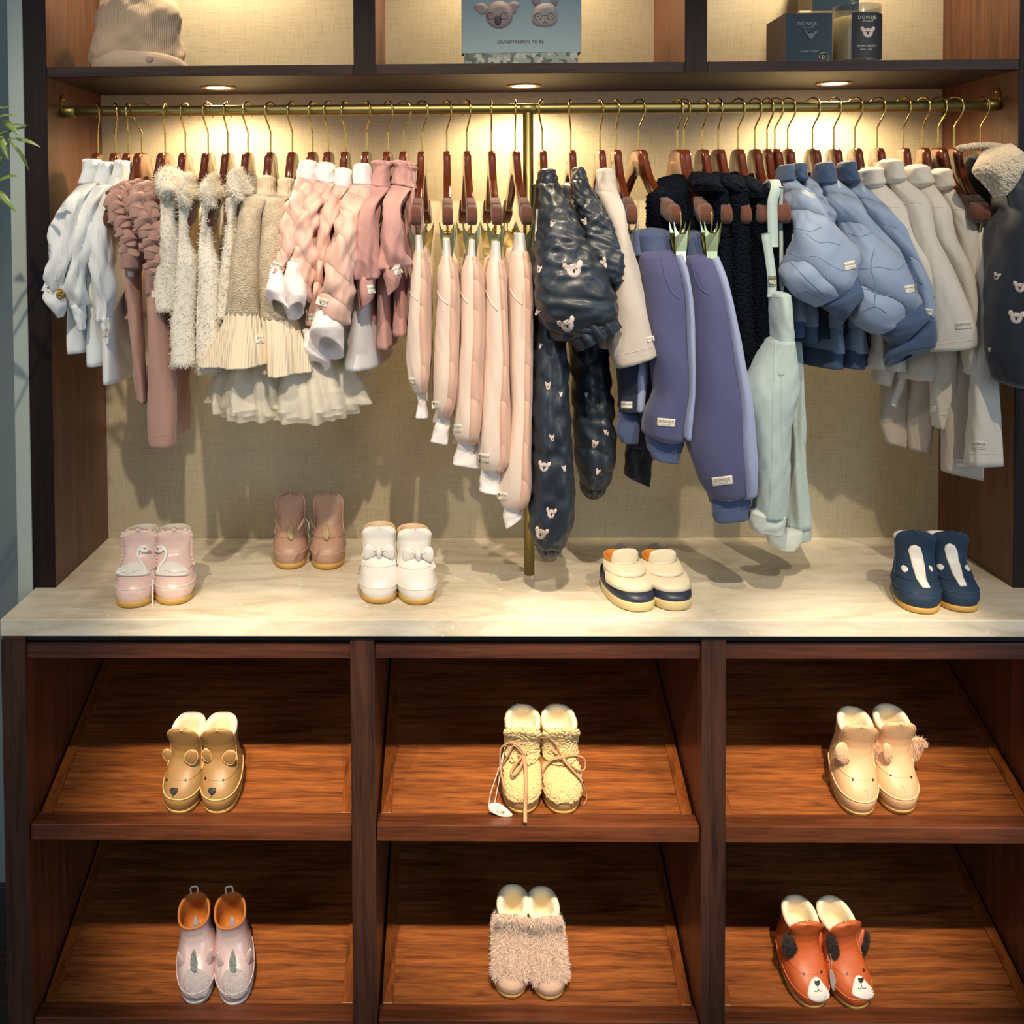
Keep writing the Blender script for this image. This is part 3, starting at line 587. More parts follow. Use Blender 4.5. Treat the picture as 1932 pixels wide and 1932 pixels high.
for i,(un,lab,path,wb,leg,leg2,vh) in enumerate([
 (268,'mauve dungarees with ruffled straps, nearest the white blouses',[(238,352,.0),(222,362,-.06),(214,380,-.085),(222,408,-.09),(238,440,-.09),(246,480,-.085)],
   (233,478,271,479,235,503,271,504),[(240,500,266,500,-.05,.03),(241,520,261,520,-.055,.028),(249,620,269,620,-.06,.024),(256,700,274,700,-.06,.02),(262,760,279,760,-.06,.016)],[(226,500,250,502,.10,.03),(227,560,251,560,.12,.03),(230,640,250,640,.12,.024),(229,700,249,690,.12,.02)],0),
 (312,'mauve dungarees with ruffled straps hanging lowest, beside the plush vests',[(284,352,.0),(262,360,-.06),(254,378,-.09),(262,410,-.098),(280,445,-.098),(290,490,-.09),(292,515,-.085)],
   (281,508,302,508,284,552,302,552),[(284,545,303,545,-.07,.03),(283,600,312,600,-.07,.032),(281,660,322,660,-.07,.034),(283,740,332,740,-.07,.032),(285,800,334,800,-.07,.03),(286,843,332,841,-.07,.026)],[(318,600,352,600,.05,.025),(322,700,356,700,.05,.025),(328,815,355,812,.05,.022)],0)]):
    t=garment('dungarees',lab,'dungarees',un,gm)
    for k,dx in enumerate((0,26)):
        pts=[P(a+dx*(1-.3*j/len(path)),v-(4 if k else 0),y+.012*k) for j,(a,v,y) in enumerate(path)]
        ruffle('ruffled_strap',pts,.026,f_mauve,t,13,sd=i*2+k)
    R1=tube([(wb[0],wb[1],wb[2],wb[3],-.06,.04),(wb[4],wb[5],wb[6],wb[7],-.06,.045)],n=10,sd=3,amp=.0006); soft('waistband',R1,fab('mauve_rib','#a07a70',bump=.5,bscale=180,kind='rib'),t)
    o,bv,_=soft('leg',tube(leg,sd=i+4,amp=.0022,ks=(1,3)),f_mauve,t,hollow=.01,bvh=True)
    if i: seam('hem_stitch',bv,[(287,822),(333,820)],.0007,f_mauve,o); 
    soft('leg',tube(leg2,sd=i+6,amp=.002),f_mauve,t,hollow=.01)
    X=X0of(un); soft('seat',torso(X,505 if not i else 548,600 if not i else 660,.010,.012,yF=-.03,yB=.15,sd=5),f_mauve,t)
    brand(bv,t,*( (246,517,10,10) if not i else (290,556,8,12) ),0,text=False)
# ---------------------------------------------------------------- plush vests
gp='cream plush vests'
VS=[(350,'leftmost cream plush vest showing gold satin lining in its armhole',(300,322,368,330,296,352,318,374),[(305,360,345,358),(304,400,330,400),(303,450,342,452),(298,520,345,520),(296,585,345,583)],(322,366,341,366,341,447),588,(298,343)),
 (393,'second cream plush vest from the left, its hem at the height of the mauve leg',(342,340,388,345,338,378,360,386),[(341,385,360,385),(339,440,355,440),(335,500,372,500),(328,592,372,592),(325,688,374,686)],(354,392,372,392,370,494),690,(326,372)),
 (430,'third cream plush vest from the left, just left of the knitted dresses',(386,338,432,343,383,378,402,386),[(384,385,402,385),(381,440,395,440),(378,500,412,500),(374,592,420,592),(372,700,420,698)],(394,392,408,392,406,500),703,(374,420)),
 (468,'rightmost cream plush vest, mostly hidden by the knitted dress sleeve',(432,327,482,338,436,366,470,374),[(430,375,452,375),(427,420,445,420),(424,470,452,470),(414,560,450,560),(410,600,440,600)],(436,392,454,392,446,468),640,(412,450))]
for i,(un,lab,cap,fr,arm,hem,_) in enumerate(VS):
    t=garment('plush_vest',lab,'vest',un,gp); X=X0of(un)
    # shoulder puff: an arched roll over the hanger arm
    a=cap; R1=tube([(a[2]-10,a[1]+4,a[2],a[3]+8,.06,.03),(a[0]+18,a[1]-8,a[2]-4,a[3]+22,.0,.05),(a[0]+4,a[1]+2,a[2]-18,a[3]+28,-.05,.04),(a[4],a[1]+22,a[2]-30,a[7]-10,-.082,.03),(a[4]+2,a[5]+8,a[4]+20,a[7]+2,-.094,.016)],n=30,m=30,sd=i,amp=.002)
    V,Fc=rings_mesh(R1); o=mesh('sleeve_cap',V,Fc,f_plush,t); fur('pile',V,Fc,9000,.009,.0016,f_plush,o,sd=i,bias=(0,0,-.3),jit=.8,curl=1.2)
    rows=[(p[0],p[1],p[2],p[3],-.075,.03 if k>1 else .016) for k,p in enumerate(fr)]
    V,Fc=rings_mesh(tube(rows,n=44,m=36,sd=i+2,amp=.0022,ks=(1,4)),hollow=.015); o=mesh('front_panel',V,Fc,f_plush,t)
    fur('pile',V,Fc,14000,.0075,.0015,f_plush,o,sd=i+5,bias=(0,0,-.5),jit=.75,curl=1.2)
    back=torso(X+.004,348,hem,.016,.022,yF=.0,yB=.19,sd=i+3,amp=.002); V,Fc=rings_mesh(back,hollow=.015); o=mesh('back_panel',V,Fc,f_plush,t); fur('pile',V,Fc,9000,.005,.0013,f_plush,o,sd=i+8,bias=(0,0,-.6),jit=.5)
    soft('lining',tube([(arm[0],arm[1],arm[2],arm[3],-.03,.02),(arm[0]+1,(arm[1]+arm[5])/2,arm[2]+2,(arm[3]+arm[5])/2,-.02,.03),(arm[4]-6,arm[5]-4,arm[4]+6,arm[5]-4,-.02,.02)],n=20,sd=i,amp=.0022,ks=(2,4)),f_lining,t)
# ---------------------------------------------------------------- knitted dresses with tulle
gk='oatmeal knitted dresses with tulle underskirts'
for i,(un,lab,col_,slv,bell,tag_,tx) in enumerate([
 (511,'left oatmeal knitted dress with wide ribbed cuff and ivory tulle skirt',(486,336,520,336,482,372,522,374),
  [(482,366,520,368,-.0,.02),(462,374,506,378,-.05,.024),(450,420,490,418,-.08,.032),(440,480,490,470,-.09,.036),(430,545,491,540,-.095,.036),(428,592,490,592,-.095,.032)],
  [(430,588,489,590,-.095,.03),(420,620,496,618,-.097,.036),(402,660,510,650,-.098,.045),(389,690,518,684,-.10,.05)],(497,640,30,14,-3),0),
 (552,'right oatmeal knitted dress with wide ribbed cuff, beside the pink jackets',(524,340,556,340,520,374,560,378),
  [(520,368,558,372,-.0,.02),(500,376,540,382,-.04,.024),(492,440,540,440,-.07,.032),(491,520,552,520,-.08,.036),(491,600,560,596,-.085,.034)],
  [(491,596,558,598,-.085,.03),(492,640,570,636,-.088,.036),(494,705,580,700,-.09,.045)],None,1)]):
    t=garment('knitted_dress',lab,'dress',un,gk); X=X0of(un)
    R1=tube([(col_[0],col_[1],col_[2],col_[3],.02,.03),(col_[0],col_[1]+18,col_[2],col_[3]+18,.02,.03),(col_[4],col_[5],col_[6],col_[7],.01,.036)],n=18,amp=.001,m=36); soft('turtleneck',R1,f_knitrib,t,hollow=None)
    V,Fc=rings_mesh(tube(slv,sd=i+40,amp=.002,ks=(1,3))); o=mesh('sleeve',V,Fc,f_knit,t); fur('fuzz',V,Fc,6000,.004,.0004,f_knit,o,sd=i,jit=.8,curl=1.2,bias=(0,0,-.1))
    R1=tube(bell,n=40,m=72,sd=i+41,amp=0); T=np.arange(72)/72*2*np.pi; c=R1.mean(1,keepdims=True); d=R1-c; d/=np.linalg.norm(d,axis=2,keepdims=True); R1=R1+d*(.0016*np.sign(np.sin(T*18))*np.abs(np.sin(18*T))**.6*1.3+(np.linspace(0,1,40)**1.3*.011)[:,None]*np.sin(4*T+1+i)[None])[:,:,None]
    o,bv,_=soft('bell_cuff',R1,f_knitrib,t,hollow=.03,bvh=True)
    if tag_: brand(bv,t,*tag_)
    soft('torso',torso(X,372,640,.018,.03,yF=-.05,sd=i+42,amp=.003),f_knit,t)
    # tulle
    x2=X+(-.004 if i==0 else .045)
    for k in range(3):
        am=.005+.003*k
        rows=[(640,.03,-.06,.15,0,0),(690,.052+.004*k,-.085,.17,-.012,.0),(740,.070+.006*k,-.10,.185,-.014,.004),(796-12*k+4*i,.074+.008*k,-.105,.195,-.010,.01)]
        R1=bodyw(x2,rows,n=46,m=150,sd=i*10+k+50,amp=am,ks=(7,20),fs=(.0,.25),prof=[.3,.8,1.3,1.8],fine=.06,p=2.2)
        mesh('tulle_skirt' ,R1.reshape(-1,3),grid_faces(46,150),f_tulle,t)
# ---------------------------------------------------------------- pale pink quilted jackets
gj='pale pink quilted jackets'
JK=[(590,'first pale pink quilted jacket from the left, turned-out white cuff beside the knitted dress',(566,306,600,308,561,336,602,340),
 [(562,336,600,342,-.02,.02),(545,378,590,384,-.06,.03),(530,436,572,440,-.078,.03),(519,490,548,492,-.105,.024),(514,512,538,516,-.115,.018)],
 [(513,506,534,510,-.118,.014),(507,530,541,536,-.122,.022),(500,553,547,572,-.126,.028),(514,578,548,596,-.126,.024)],(522,502,20,13,20),600),
 (620,'second pale pink quilted jacket from the left, its white cuff folded open',(598,310,632,312,594,340,634,346),
 [(596,342,632,348,-.02,.02),(572,384,612,390,-.065,.032),(556,436,597,440,-.08,.034),(544,486,598,490,-.088,.036),(542,498,592,540,-.10,.034),(548,520,588,572,-.088,.028)],
 [(541,500,566,502,-.128,.014),(537,530,574,536,-.132,.020),(541,560,578,566,-.135,.022),(544,594,574,580,-.135,.018)],(553,494,21,13,5),620),
 (652,'third pale pink quilted jacket from the left with a narrow pale sleeve',(632,320,664,322,630,350,666,354),
 [(630,350,664,356,-.02,.02),(606,400,640,400,-.06,.03),(598,440,626,440,-.075,.028),(597,490,618,490,-.08,.026),(588,560,608,560,-.085,.022),(580,612,597,612,-.085,.018)],
 [(571,622,592,622,-.085,.014),(572,650,612,655,-.087,.024),(574,672,622,690,-.088,.022),(590,688,614,694,-.088,.014)],(588,598,14,12,0),660),
 (692,'rightmost pale pink quilted jacket with the large white flared cuff',(668,312,700,312,665,346,703,350),
 [(664,348,702,352,-.02,.02),(642,400,690,400,-.07,.034),(630,440,680,445,-.09,.04),(618,490,672,500,-.10,.042),(606,550,668,560,-.105,.042),(602,585,660,610,-.105,.036)],
 [(598,584,622,580,-.112,.018),(588,612,640,600,-.116,.028),(584,634,648,628,-.118,.032),(600,655,646,662,-.118,.024)],(608,570,22,15,20),672)]
for i,(un,lab,col_,slv,cuf,tg,hem) in enumerate(JK):
    t=garment('quilted_jacket',lab,'jacket',un,gj); X=X0of(un)
    soft('collar',tube([(col_[0],col_[1],col_[2],col_[3],.0,.03),(col_[4]+1,(col_[1]+col_[5])/2,col_[6]-1,(col_[3]+col_[7])/2,.0,.034),(col_[4],col_[5],col_[6],col_[7],.0,.036)],n=16,sd=i,amp=.0012),f_pinkrib,t)
    o,bv,_=soft('sleeve',tube(slv,n=50,m=40,sd=i+60,amp=.0042,ks=(1,5),fs=(1,4),fine=.4),f_pink,t,bvh=True); brand(bv,t,*tg)
    R1=tube(cuf,n=26,m=36,sd=i+61,amp=.0016,ks=(1,3),tilt=(.8,.8,.7,.9)[i]); soft('cuff',R1,f_pinkrib,t,hollow=.022)
    soft('torso',torso(X,340,hem-40,.018,.026,yF=-.045,sd=i+62,amp=.004,ks=(2,6)),f_pink,t)
    soft('hem_band',bodyw(X,[(hem-45,.024,-.045,.19,0,0),(hem-10,.026,-.05,.195,0,0)],n=10,sd=i+63,amp=.001),f_pinkrib,t,hollow=.01)
t=garment('dress','pale grey dress hem showing under the rightmost pink quilted jacket','dress',700,None)

o,bv,_=soft('skirt',bodyw(X0of(700)-.005,[(420,.012,-.03,.18,0,0),(560,.02,-.06,.2,-.006,.002),(640,.03,-.075,.215,-.01,.006),(700,.036,-.085,.225,-.014,.012)],sd=70,amp=.004,prof=[.3,.6,1]),fab('pale_grey_cotton','#d6d3d2'),t,hollow=.02,bvh=True)
seam('hem_stitch',bv,[(638,668),(660,662),(680,656)],.0006,fab('pale_grey_cotton','#d6d3d2'),o)
# ---------------------------------------------------------------- rose blouses
gr='dusty rose ruffle-neck blouses'
for i,(un,lab,col_,slv,cuf,tg,hem) in enumerate([
 (732,'left dusty rose blouse with ruffle neck and gathered cuff, beside the pink jackets',(705,308,740,310,698,350,738,354),
  [(700,352,738,356,-.02,.02),(680,384,716,390,-.06,.03),(670,430,711,436,-.08,.034),(671,480,711,482,-.085,.034),(674,525,706,524,-.085,.026)],[(675,524,706,522,-.085,.022),(676,550,706,552,-.087,.022),(680,585,702,566,-.088,.014)],(700,546,13,17,-10),660),
 (762,'right dusty rose blouse with ruffle neck and gathered cuff, its label facing front',(742,308,782,312,738,346,778,352),
  [(740,350,776,356,-.02,.02),(724,384,760,386,-.06,.03),(719,430,759,436,-.08,.034),(721,480,759,480,-.085,.034),(725,506,757,502,-.085,.028)],[(724,504,758,498,-.086,.024),(726,525,757,522,-.088,.022),(732,560,752,540,-.088,.012)],(750,510,16,16,-25),636),
 (785,'third dusty rose blouse, hidden except for a strip beside the pink joggers',(764,314,786,318,760,350,786,356),
  [(762,352,786,356,.0,.02),(764,400,784,400,-.02,.02),(766,480,782,480,-.02,.02),(766,520,782,520,-.02,.02)],None,None,606)]):
    t=garment('ruffle_blouse',lab,'blouse',un,gr); X=X0of(un)
    c=tube([(col_[0]-3,col_[1],col_[2]+2,col_[3],.0,.03),(col_[0]+2,col_[1]+8,col_[2]-2,col_[3]+8,.0,.028),(col_[4]+2,col_[5]-10,col_[6]-2,col_[7]-10,.0,.03),(col_[4],col_[5],col_[6],col_[7],.0,.034)],n=20,m=60,sd=i,amp=.0008)
    T=np.arange(60)/60*2*np.pi; w=np.sin(T*13)*.0028; c[0,:,0]+=w; c[0,:,2]+=np.cos(T*13+1)*.003; c[1,:,0]+=w*.8; c[2,:,0]+=w*.3; soft('ruffled_collar',c,f_rose,t)
    o,bv,_=soft('sleeve',tube(slv,n=44,m=36,sd=i+80,amp=.0046,ks=(2,6),fs=(.5,2),prof=[1.4,.6,.8,1.8]),f_rose,t,bvh=True)
    if cuf: 
        o,bv,_=soft('cuff',tube(cuf,n=20,m=36,sd=i+81,amp=.0016,ks=(3,7),fs=(.2,.6)),f_rose,t,hollow=.014,bvh=True); brand(bv,t,*tg)
    o,bv,_=soft('torso',torso(X-.003,346,hem,.014,.018,yF=-.055,sd=i+82,amp=.004),f_rose,t,hollow=.02,bvh=True)
# ---------------------------------------------------------------- clipped joggers
def jogger(un,lab,grp,waist,rows,cuf,mats,split=.5,side='R',tag_=None,pocket=None,back=None,backdx=0,yB=.16,wy=-.05,nameG='jogger_pants',wb_=(-.030,.046)):
    t=garment(nameG,lab,'joggers',un,grp); mb,mp,mc,mw=mats; X=X0of(un)
    w=waist; soft('waistband',tube([(w[0],w[1],w[2],w[3],wb_[0],wb_[1]),(w[4],w[5],w[6],w[7],wb_[0],wb_[1]+.006)],n=12,m=44,sd=un,amp=.0005),mw,t)
    main=[(a,b,c,d,e,f) for a,b,c,d,e,f in rows]
    o,bv,_=soft('front_leg',tube(main,n=60,m=40,sd=un+1,amp=.002,ks=(1,3),fs=(.6,2),prof=[.4,.8,1,1]),mb,t,bvh=True)
    if mp:
        pr=[(a+(c-a)*split if side=='R' else a,b,c+1.5 if side=='R' else a+(c-a)*split,d,e,f*1.05+.0015) for a,b,c,d,e,f in rows]
        o2,bv2,_=soft('side_panel',tube(pr,n=60,m=36,sd=un+1,amp=.0016,ks=(1,3),fs=(.6,2)),mp,t,bvh=True)
    cuf=[(a,b,c,d,e,f*.55) for a,b,c,d,e,f in cuf]; soft('cuff',tube(cuf,n=20,m=44,sd=un+2,amp=.0010,ks=(1,3),p=3.2),mc,t,hollow=.014)
    if pocket: seam('pocket_seam',bv,pocket,.0014,mb,o)
    if tag_: brand(bv,t,*tag_)
    # rear leg
    k=back or .94; r2=[]
    Rr=tube(main,n=50,m=32,sd=un+5,amp=.002,ks=(1,3),dy=yB); Rr[:,:,0]+=backdx; soft('rear_leg',Rr,mb,t)
    Rc=tube(cuf,n=16,m=32,sd=un+6,amp=.001,dy=yB); Rc[:,:,0]+=backdx; soft('cuff',Rc,mc,t,hollow=.014)
    # seat joins both legs
    r0=rows[0]; v0=r0[1]; soft('seat',bodyw(X+backdx*.2,[(v0-2,.007,-.05,.17,0,0),(v0+40,.011,-.045,.165,0,0),(v0+95,.012,-.03,.15,0,0),(v0+125,.008,.0,.12,0,0)],n=24,sd=un+7,amp=.001),mb,t)
    return t
gg='cream and blush jogger pants on clips'; MM=(f_cream,f_blush,f_pinkrib,f_pinkrib)
jogger(796,'shortest cream and blush jogger pants, next to the dusty rose blouses',gg,(784,444,798,444,783,478,801,478),
 [(783,474,801,474,-.06,.03),(776,500,808,500,-.06,.036),(771,560,812,560,-.06,.04),(770,650,813,650,-.06,.038),(772,715,811,712,-.06,.032),(784,740,806,738,-.06,.02)],[(785,736,805,736,-.06,.018),(788,760,803,760,-.06,.016),(783,788,808,788,-.06,.018)],MM,.40,tag_=(778,719,11,11,0),pocket=[(772,548),(780,560),(788,567)])
jogger(843,'second cream and blush jogger pants from the left of their group',gg,(835,450,850,450,834,488,852,488),
 [(834,484,852,484,-.06,.03),(826,510,862,506,-.06,.038),(823,570,867,566,-.06,.042),(820,650,866,650,-.06,.042),(815,730,864,730,-.06,.04),(816,762,858,766,-.06,.034),(823,782,850,784,-.06,.022)],[(824,780,850,782,-.06,.02),(820,806,848,812,-.06,.02),(812,832,844,838,-.06,.022)],MM,.46,tag_=(822,764,13,14,0),pocket=[(824,548),(833,565),(845,574)])
jogger(881,'middle cream and blush jogger pants of the five',gg,(883,452,896,452,880,488,898,488),
 [(880,484,898,484,-.06,.03),(872,510,908,506,-.06,.038),(867,570,914,566,-.06,.042),(866,660,913,660,-.06,.042),(858,760,910,760,-.06,.042),(857,815,905,820,-.06,.036),(865,832,899,834,-.06,.024)],[(866,830,899,832,-.06,.022),(860,856,902,860,-.06,.024),(854,874,904,882,-.06,.026)],MM,.36,tag_=(864,808,14,14,0),pocket=[(868,548),(875,562),(883,572)])
jogger(927,'fourth cream and blush jogger pants, with the square white cuff',gg,(925,456,943,456,922,498,946,498),
 [(922,494,946,492,-.06,.03),(916,520,952,510,-.06,.038),(914,570,956,570,-.06,.042),(912,660,958,660,-.06,.042),(907,770,960,770,-.06,.042),(902,860,961,862,-.06,.038),(906,882,950,884,-.06,.028)],[(908,880,948,882,-.06,.026),(905,905,946,908,-.06,.026),(903,924,944,932,-.06,.026)],MM,.58,tag_=(913,864,20,16,3),pocket=[(917,548),(927,572),(938,586)])
jogger(972,'longest cream and blush jogger pants, against the brass post',gg,(970,440,989,440,966,480,994,480),
 [(966,476,994,476,-.06,.03),(960,510,1001,506,-.06,.038),(957,570,1004,566,-.06,.04),(958,680,1003,680,-.06,.04),(962,760,1001,760,-.06,.04),(950,860,1001,860,-.06,.04),(943,930,1000,935,-.06,.034),(948,952,990,955,-.06,.024)],[(950,948,984,950,-.06,.022),(950,972,984,966,-.06,.024),(954,996,986,974,-.06,.02)],MM,.50,tag_=(948,936,17,12,5),pocket=[(962,545),(972,563),(985,574)])
# ---------------------------------------------------------------- navy koala puffer suits
gn='navy koala puffer suits'
def puffy(Rg,seams,amp,sd):
    N,M,_=Rg.shape; S_=np.linspace(0,1,N); T=np.arange(M)/M*2*np.pi; c=Rg.mean(1,keepdims=True); d=Rg-c; d/=np.linalg.norm(d,axis=2,keepdims=True)+1e-9
    r=np.random.default_rng(sd); w=np.zeros((N,M))
    for s in seams:
        s_=s+.03*np.sin(T+r.uniform(0,6))+.012*np.sin(3*T+r.uniform(0,6)); w-=np.exp(-((S_[:,None]-s_[None])/.022)**2)*r.uniform(.5,1.1)*(.55+.45*np.sin(T+r.uniform(0,6)))[None]
    w+=.32*sn(sd,S_[:,None],T[None],(3,9),(3,11)); 
    return Rg+d*(w*amp)[:,:,None]
for i,(un,lab,col_,slv,cuf,legs,lc,kp,kl) in enumerate([
 (1023,'navy puffer suit with koala print beside the brass post, the largest and lowest hanging',(1015,322,1050,322,1013,352,1056,352),
  [(1016,348,1054,348,-.03,.03),(1016,400,1080,392,-.075,.042),(1010,460,1108,452,-.095,.05),(1006,520,1140,508,-.105,.054),(1007,570,1160,560,-.11,.054),(1016,600,1168,588,-.11,.05),(1050,640,1150,612,-.11,.036)],
  [(1062,628,1150,584,-.112,.034),(1080,648,1162,600,-.112,.034),(1090,662,1172,616,-.112,.03)],
  [(1006,560,1060,560,-.04,.045),(1004,640,1066,640,-.05,.048),(1003,720,1070,720,-.055,.05),(1002,800,1076,800,-.06,.052),(1002,870,1082,868,-.06,.054),(998,930,1084,930,-.06,.052),(994,985,1080,985,-.06,.046),(1010,1028,1066,1024,-.06,.034)],
  [(1010,1024,1066,1020,-.06,.03),(1018,1042,1056,1040,-.06,.026),(1026,1054,1046,1052,-.06,.016)],
  [(1042,423,6,20,.6),(1082,508,15,-12,1),(1018,508,7,10,.5),(1070,612,13,-20,1),(1014,590,6,30,.5)],[(1034,728,8,0,.5),(1058,744,5,0,.5),(1042,826,7,-10,.6),(1027,880,10,8,.9),(1064,884,6,-10,.5),(1040,968,10,8,.8),(1021,1006,11,15,.9),(1020,653,5,20,.5)]),
 (1077,'second navy puffer suit with koala print, tucked behind the first one',(1079,318,1104,318,1078,346,1110,346),
  [(1080,342,1108,342,-.02,.028),(1085,390,1134,382,-.055,.04),(1090,450,1165,440,-.07,.044),(1100,500,1184,490,-.08,.046),(1120,535,1186,524,-.08,.04)],
  [(1150,560,1188,526,-.082,.026),(1160,578,1194,540,-.082,.026),(1170,590,1197,550,-.082,.022)],
  [(1064,560,1150,560,.05,.04),(1072,640,1150,640,.04,.05),(1080,720,1153,720,.03,.05),(1083,790,1158,790,.02,.05),(1084,840,1159,840,.02,.05),(1090,885,1156,885,.02,.046),(1098,915,1143,915,.02,.036)],
  [(1096,910,1142,910,.02,.03),(1098,926,1141,926,.02,.028),(1106,937,1130,937,.02,.02)],
  [(1103,418,7,-20,.6),(1136,498,11,-30,.8)],[(1106,745,5,0,.5),(1142,815,5,0,.5),(1122,838,8,20,.6),(1146,818,4,0,.4),(1128,890,6,20,.6)])]):
    t=garment('puffer_suit',lab,'snowsuit',un,gn); X=X0of(un)
    soft('collar',tube([(col_[0]+3,col_[1],col_[2]-3,col_[3],.0,.03),(col_[0],col_[1]+10,col_[2],col_[3]+10,.0,.034),(col_[4],col_[5],col_[6],col_[7],-.01,.036)],n=16,sd=i,amp=.002),f_puff,t)
    R1=tube(slv,n=70,m=56,sd=i+90,amp=.0025,ks=(1,4),fs=(.6,2)); R1=puffy(R1,[.96],.006,i+5); V,Fc=rings_mesh(R1); o=mesh('sleeve',V,Fc,f_puff,t); bv=bvh_of(V,Fc)
    for k in kp: koala(bv,t,k[0],k[1],k[2]*1.15,k[3],k[4])
    R1=tube(cuf,n=20,m=60,sd=i+91,amp=.0026,ks=(9,16),fs=(0,.2),fine=.1); soft('cuff',R1,f_puff,t,hollow=.014)
    R1=tube(legs,n=110,m=56,sd=i+92,amp=.002,ks=(1,4)); R1=puffy(R1,[.16,.33,.47,.62,.78,.93],.0046,i+7)
    T=np.arange(56)/56*2*np.pi; g=np.exp(-(((T-4.71+.0)/.10)**2)); cc=R1.mean(1,keepdims=True); d=R1-cc; R1=R1-d*(.10*g)[None,:,None]
    V,Fc=rings_mesh(R1); o=mesh('leg',V,Fc,f_puff,t); bv=bvh_of(V,Fc)
    for k in kl: koala(bv,t,k[0],k[1],k[2]*1.15,k[3],k[4])
    soft('ankle_cuff',tube(lc,n=16,m=60,sd=i+93,amp=.0022,ks=(9,16),fs=(0,.2),fine=.1),f_puff,t,hollow=.01)
    soft('torso',torso(X+.004,350,640,.022,.028,yF=-.04,sd=i+94,amp=.004),f_puff,t)
    if i==0:
        for dx,v1 in ((0,600),(2,560)): polytube('cord',[P(1013+dx,395,-.03),P(1010+dx,440,-.045),P(1009+dx,480,-.05)],.0011,f_white,t,m=6)
# ---------------------------------------------------------------- cream shirt
t=garment('long_sleeved_shirt','cream long-sleeved shirt between the navy puffer suits and blue joggers','shirt',1132,None)

X=X0of(1132); soft('collar',tube([(1126,322,1158,322,.0,.03),(1124,345,1160,342,.0,.034),(1122,368,1164,362,-.01,.036)],n=14,sd=1,amp=.001),f_ls,t)
sl=[(1124,364,1164,358,-.02,.025),(1140,400,1176,390,-.06,.03),(1152,450,1184,436,-.075,.034),(1156,520,1202,506,-.078,.036),(1148,590,1218,575,-.08,.038),(1146,640,1229,635,-.08,.038),(1162,693,1237,668,-.08,.036)]
o,bv,_=soft('sleeve',tube(sl,n=50,sd=110,amp=.0022,ks=(1,3)),f_ls,t,hollow=.014,bvh=True); seam('hem_stitch',bv,[(1160,672),(1195,664),(1232,655)],.0006,f_ls,o); brand(bv,t,1227,640,14,10,-14)
soft('torso',torso(X,365,660,.014,.018,yF=-.03,sd=111),f_ls,t)
# ---------------------------------------------------------------- blue joggers
t=jogger(1162,'small navy jogger pants with pale blue stripe hanging behind the cream shirt','' ,(1184,436,1200,436,1182,480,1204,480),
 [(1180,476,1206,476,-.01,.03),(1172,540,1214,540,-.01,.035),(1164,620,1217,620,-.02,.035),(1164,700,1217,700,-.03,.035),(1164,770,1212,772,-.03,.03)],[(1166,780,1206,782,-.03,.026),(1163,812,1206,812,-.03,.026),(1172,834,1204,836,-.03,.024)],(f_navy,f_stripe,f_bluerib,f_bluerib),.56,tag_=(1183,764,20,13,0),backdx=.02,yB=.10)
soft('rear_leg',tube([(1176,700,1230,700,.08,.03),(1178,780,1238,780,.08,.028),(1182,838,1243,842,.08,.024)],n=24,sd=77,amp=.002,p=3),f_navy,t)
soft('cuff',tube([(1184,838,1240,842,.08,.02),(1178,860,1230,872,.08,.018),(1180,896,1226,918,.08,.016)],n=18,sd=78,amp=.0014,p=3),f_navy,t,hollow=.01)

gb='slate blue jogger pants with pale side stripe'; MB=(f_blue,f_stripe,f_bluerib,f_bluerib)
jogger(1205,'left slate blue jogger pants with pale side stripe and waist clip, middle length',gb,(1190,444,1268,440,1196,488,1276,482),
 [(1198,484,1280,476,-.055,.04),(1206,520,1290,510,-.06,.046),(1216,590,1302,590,-.065,.048),(1222,660,1303,660,-.065,.048),(1232,733,1302,740,-.065,.046),(1214,780,1300,790,-.065,.042),(1213,814,1298,828,-.065,.036)],
 [(1216,814,1292,822,-.065,.032),(1222,842,1286,848,-.065,.030),(1230,864,1279,874,-.065,.028)],MB,.78,tag_=(1257,797,33,15,4),pocket=[(1246,478),(1254,520),(1266,550),(1283,566)],backdx=.0,yB=.14,wy=-.04)
jogger(1278,'right slate blue jogger pants with pale side stripe, the longer of the two',gb,(1272,446,1328,440,1278,496,1338,488),
 [(1282,490,1348,482,-.06,.04),(1296,540,1362,520,-.07,.046),(1302,600,1378,590,-.075,.05),(1304,680,1396,680,-.075,.052),(1304,760,1410,750,-.075,.052),(1298,830,1417,830,-.075,.05),(1316,900,1421,880,-.075,.044),(1338,936,1421,922,-.075,.034)],
 [(1338,928,1415,920,-.075,.032),(1343,956,1414,950,-.075,.030),(1349,984,1412,978,-.075,.028)],MB,.70,tag_=(1363,907,38,16,-7),pocket=[(1305,495),(1312,525),(1322,545),(1338,556)],backdx=.02,yB=.12,wy=-.045)
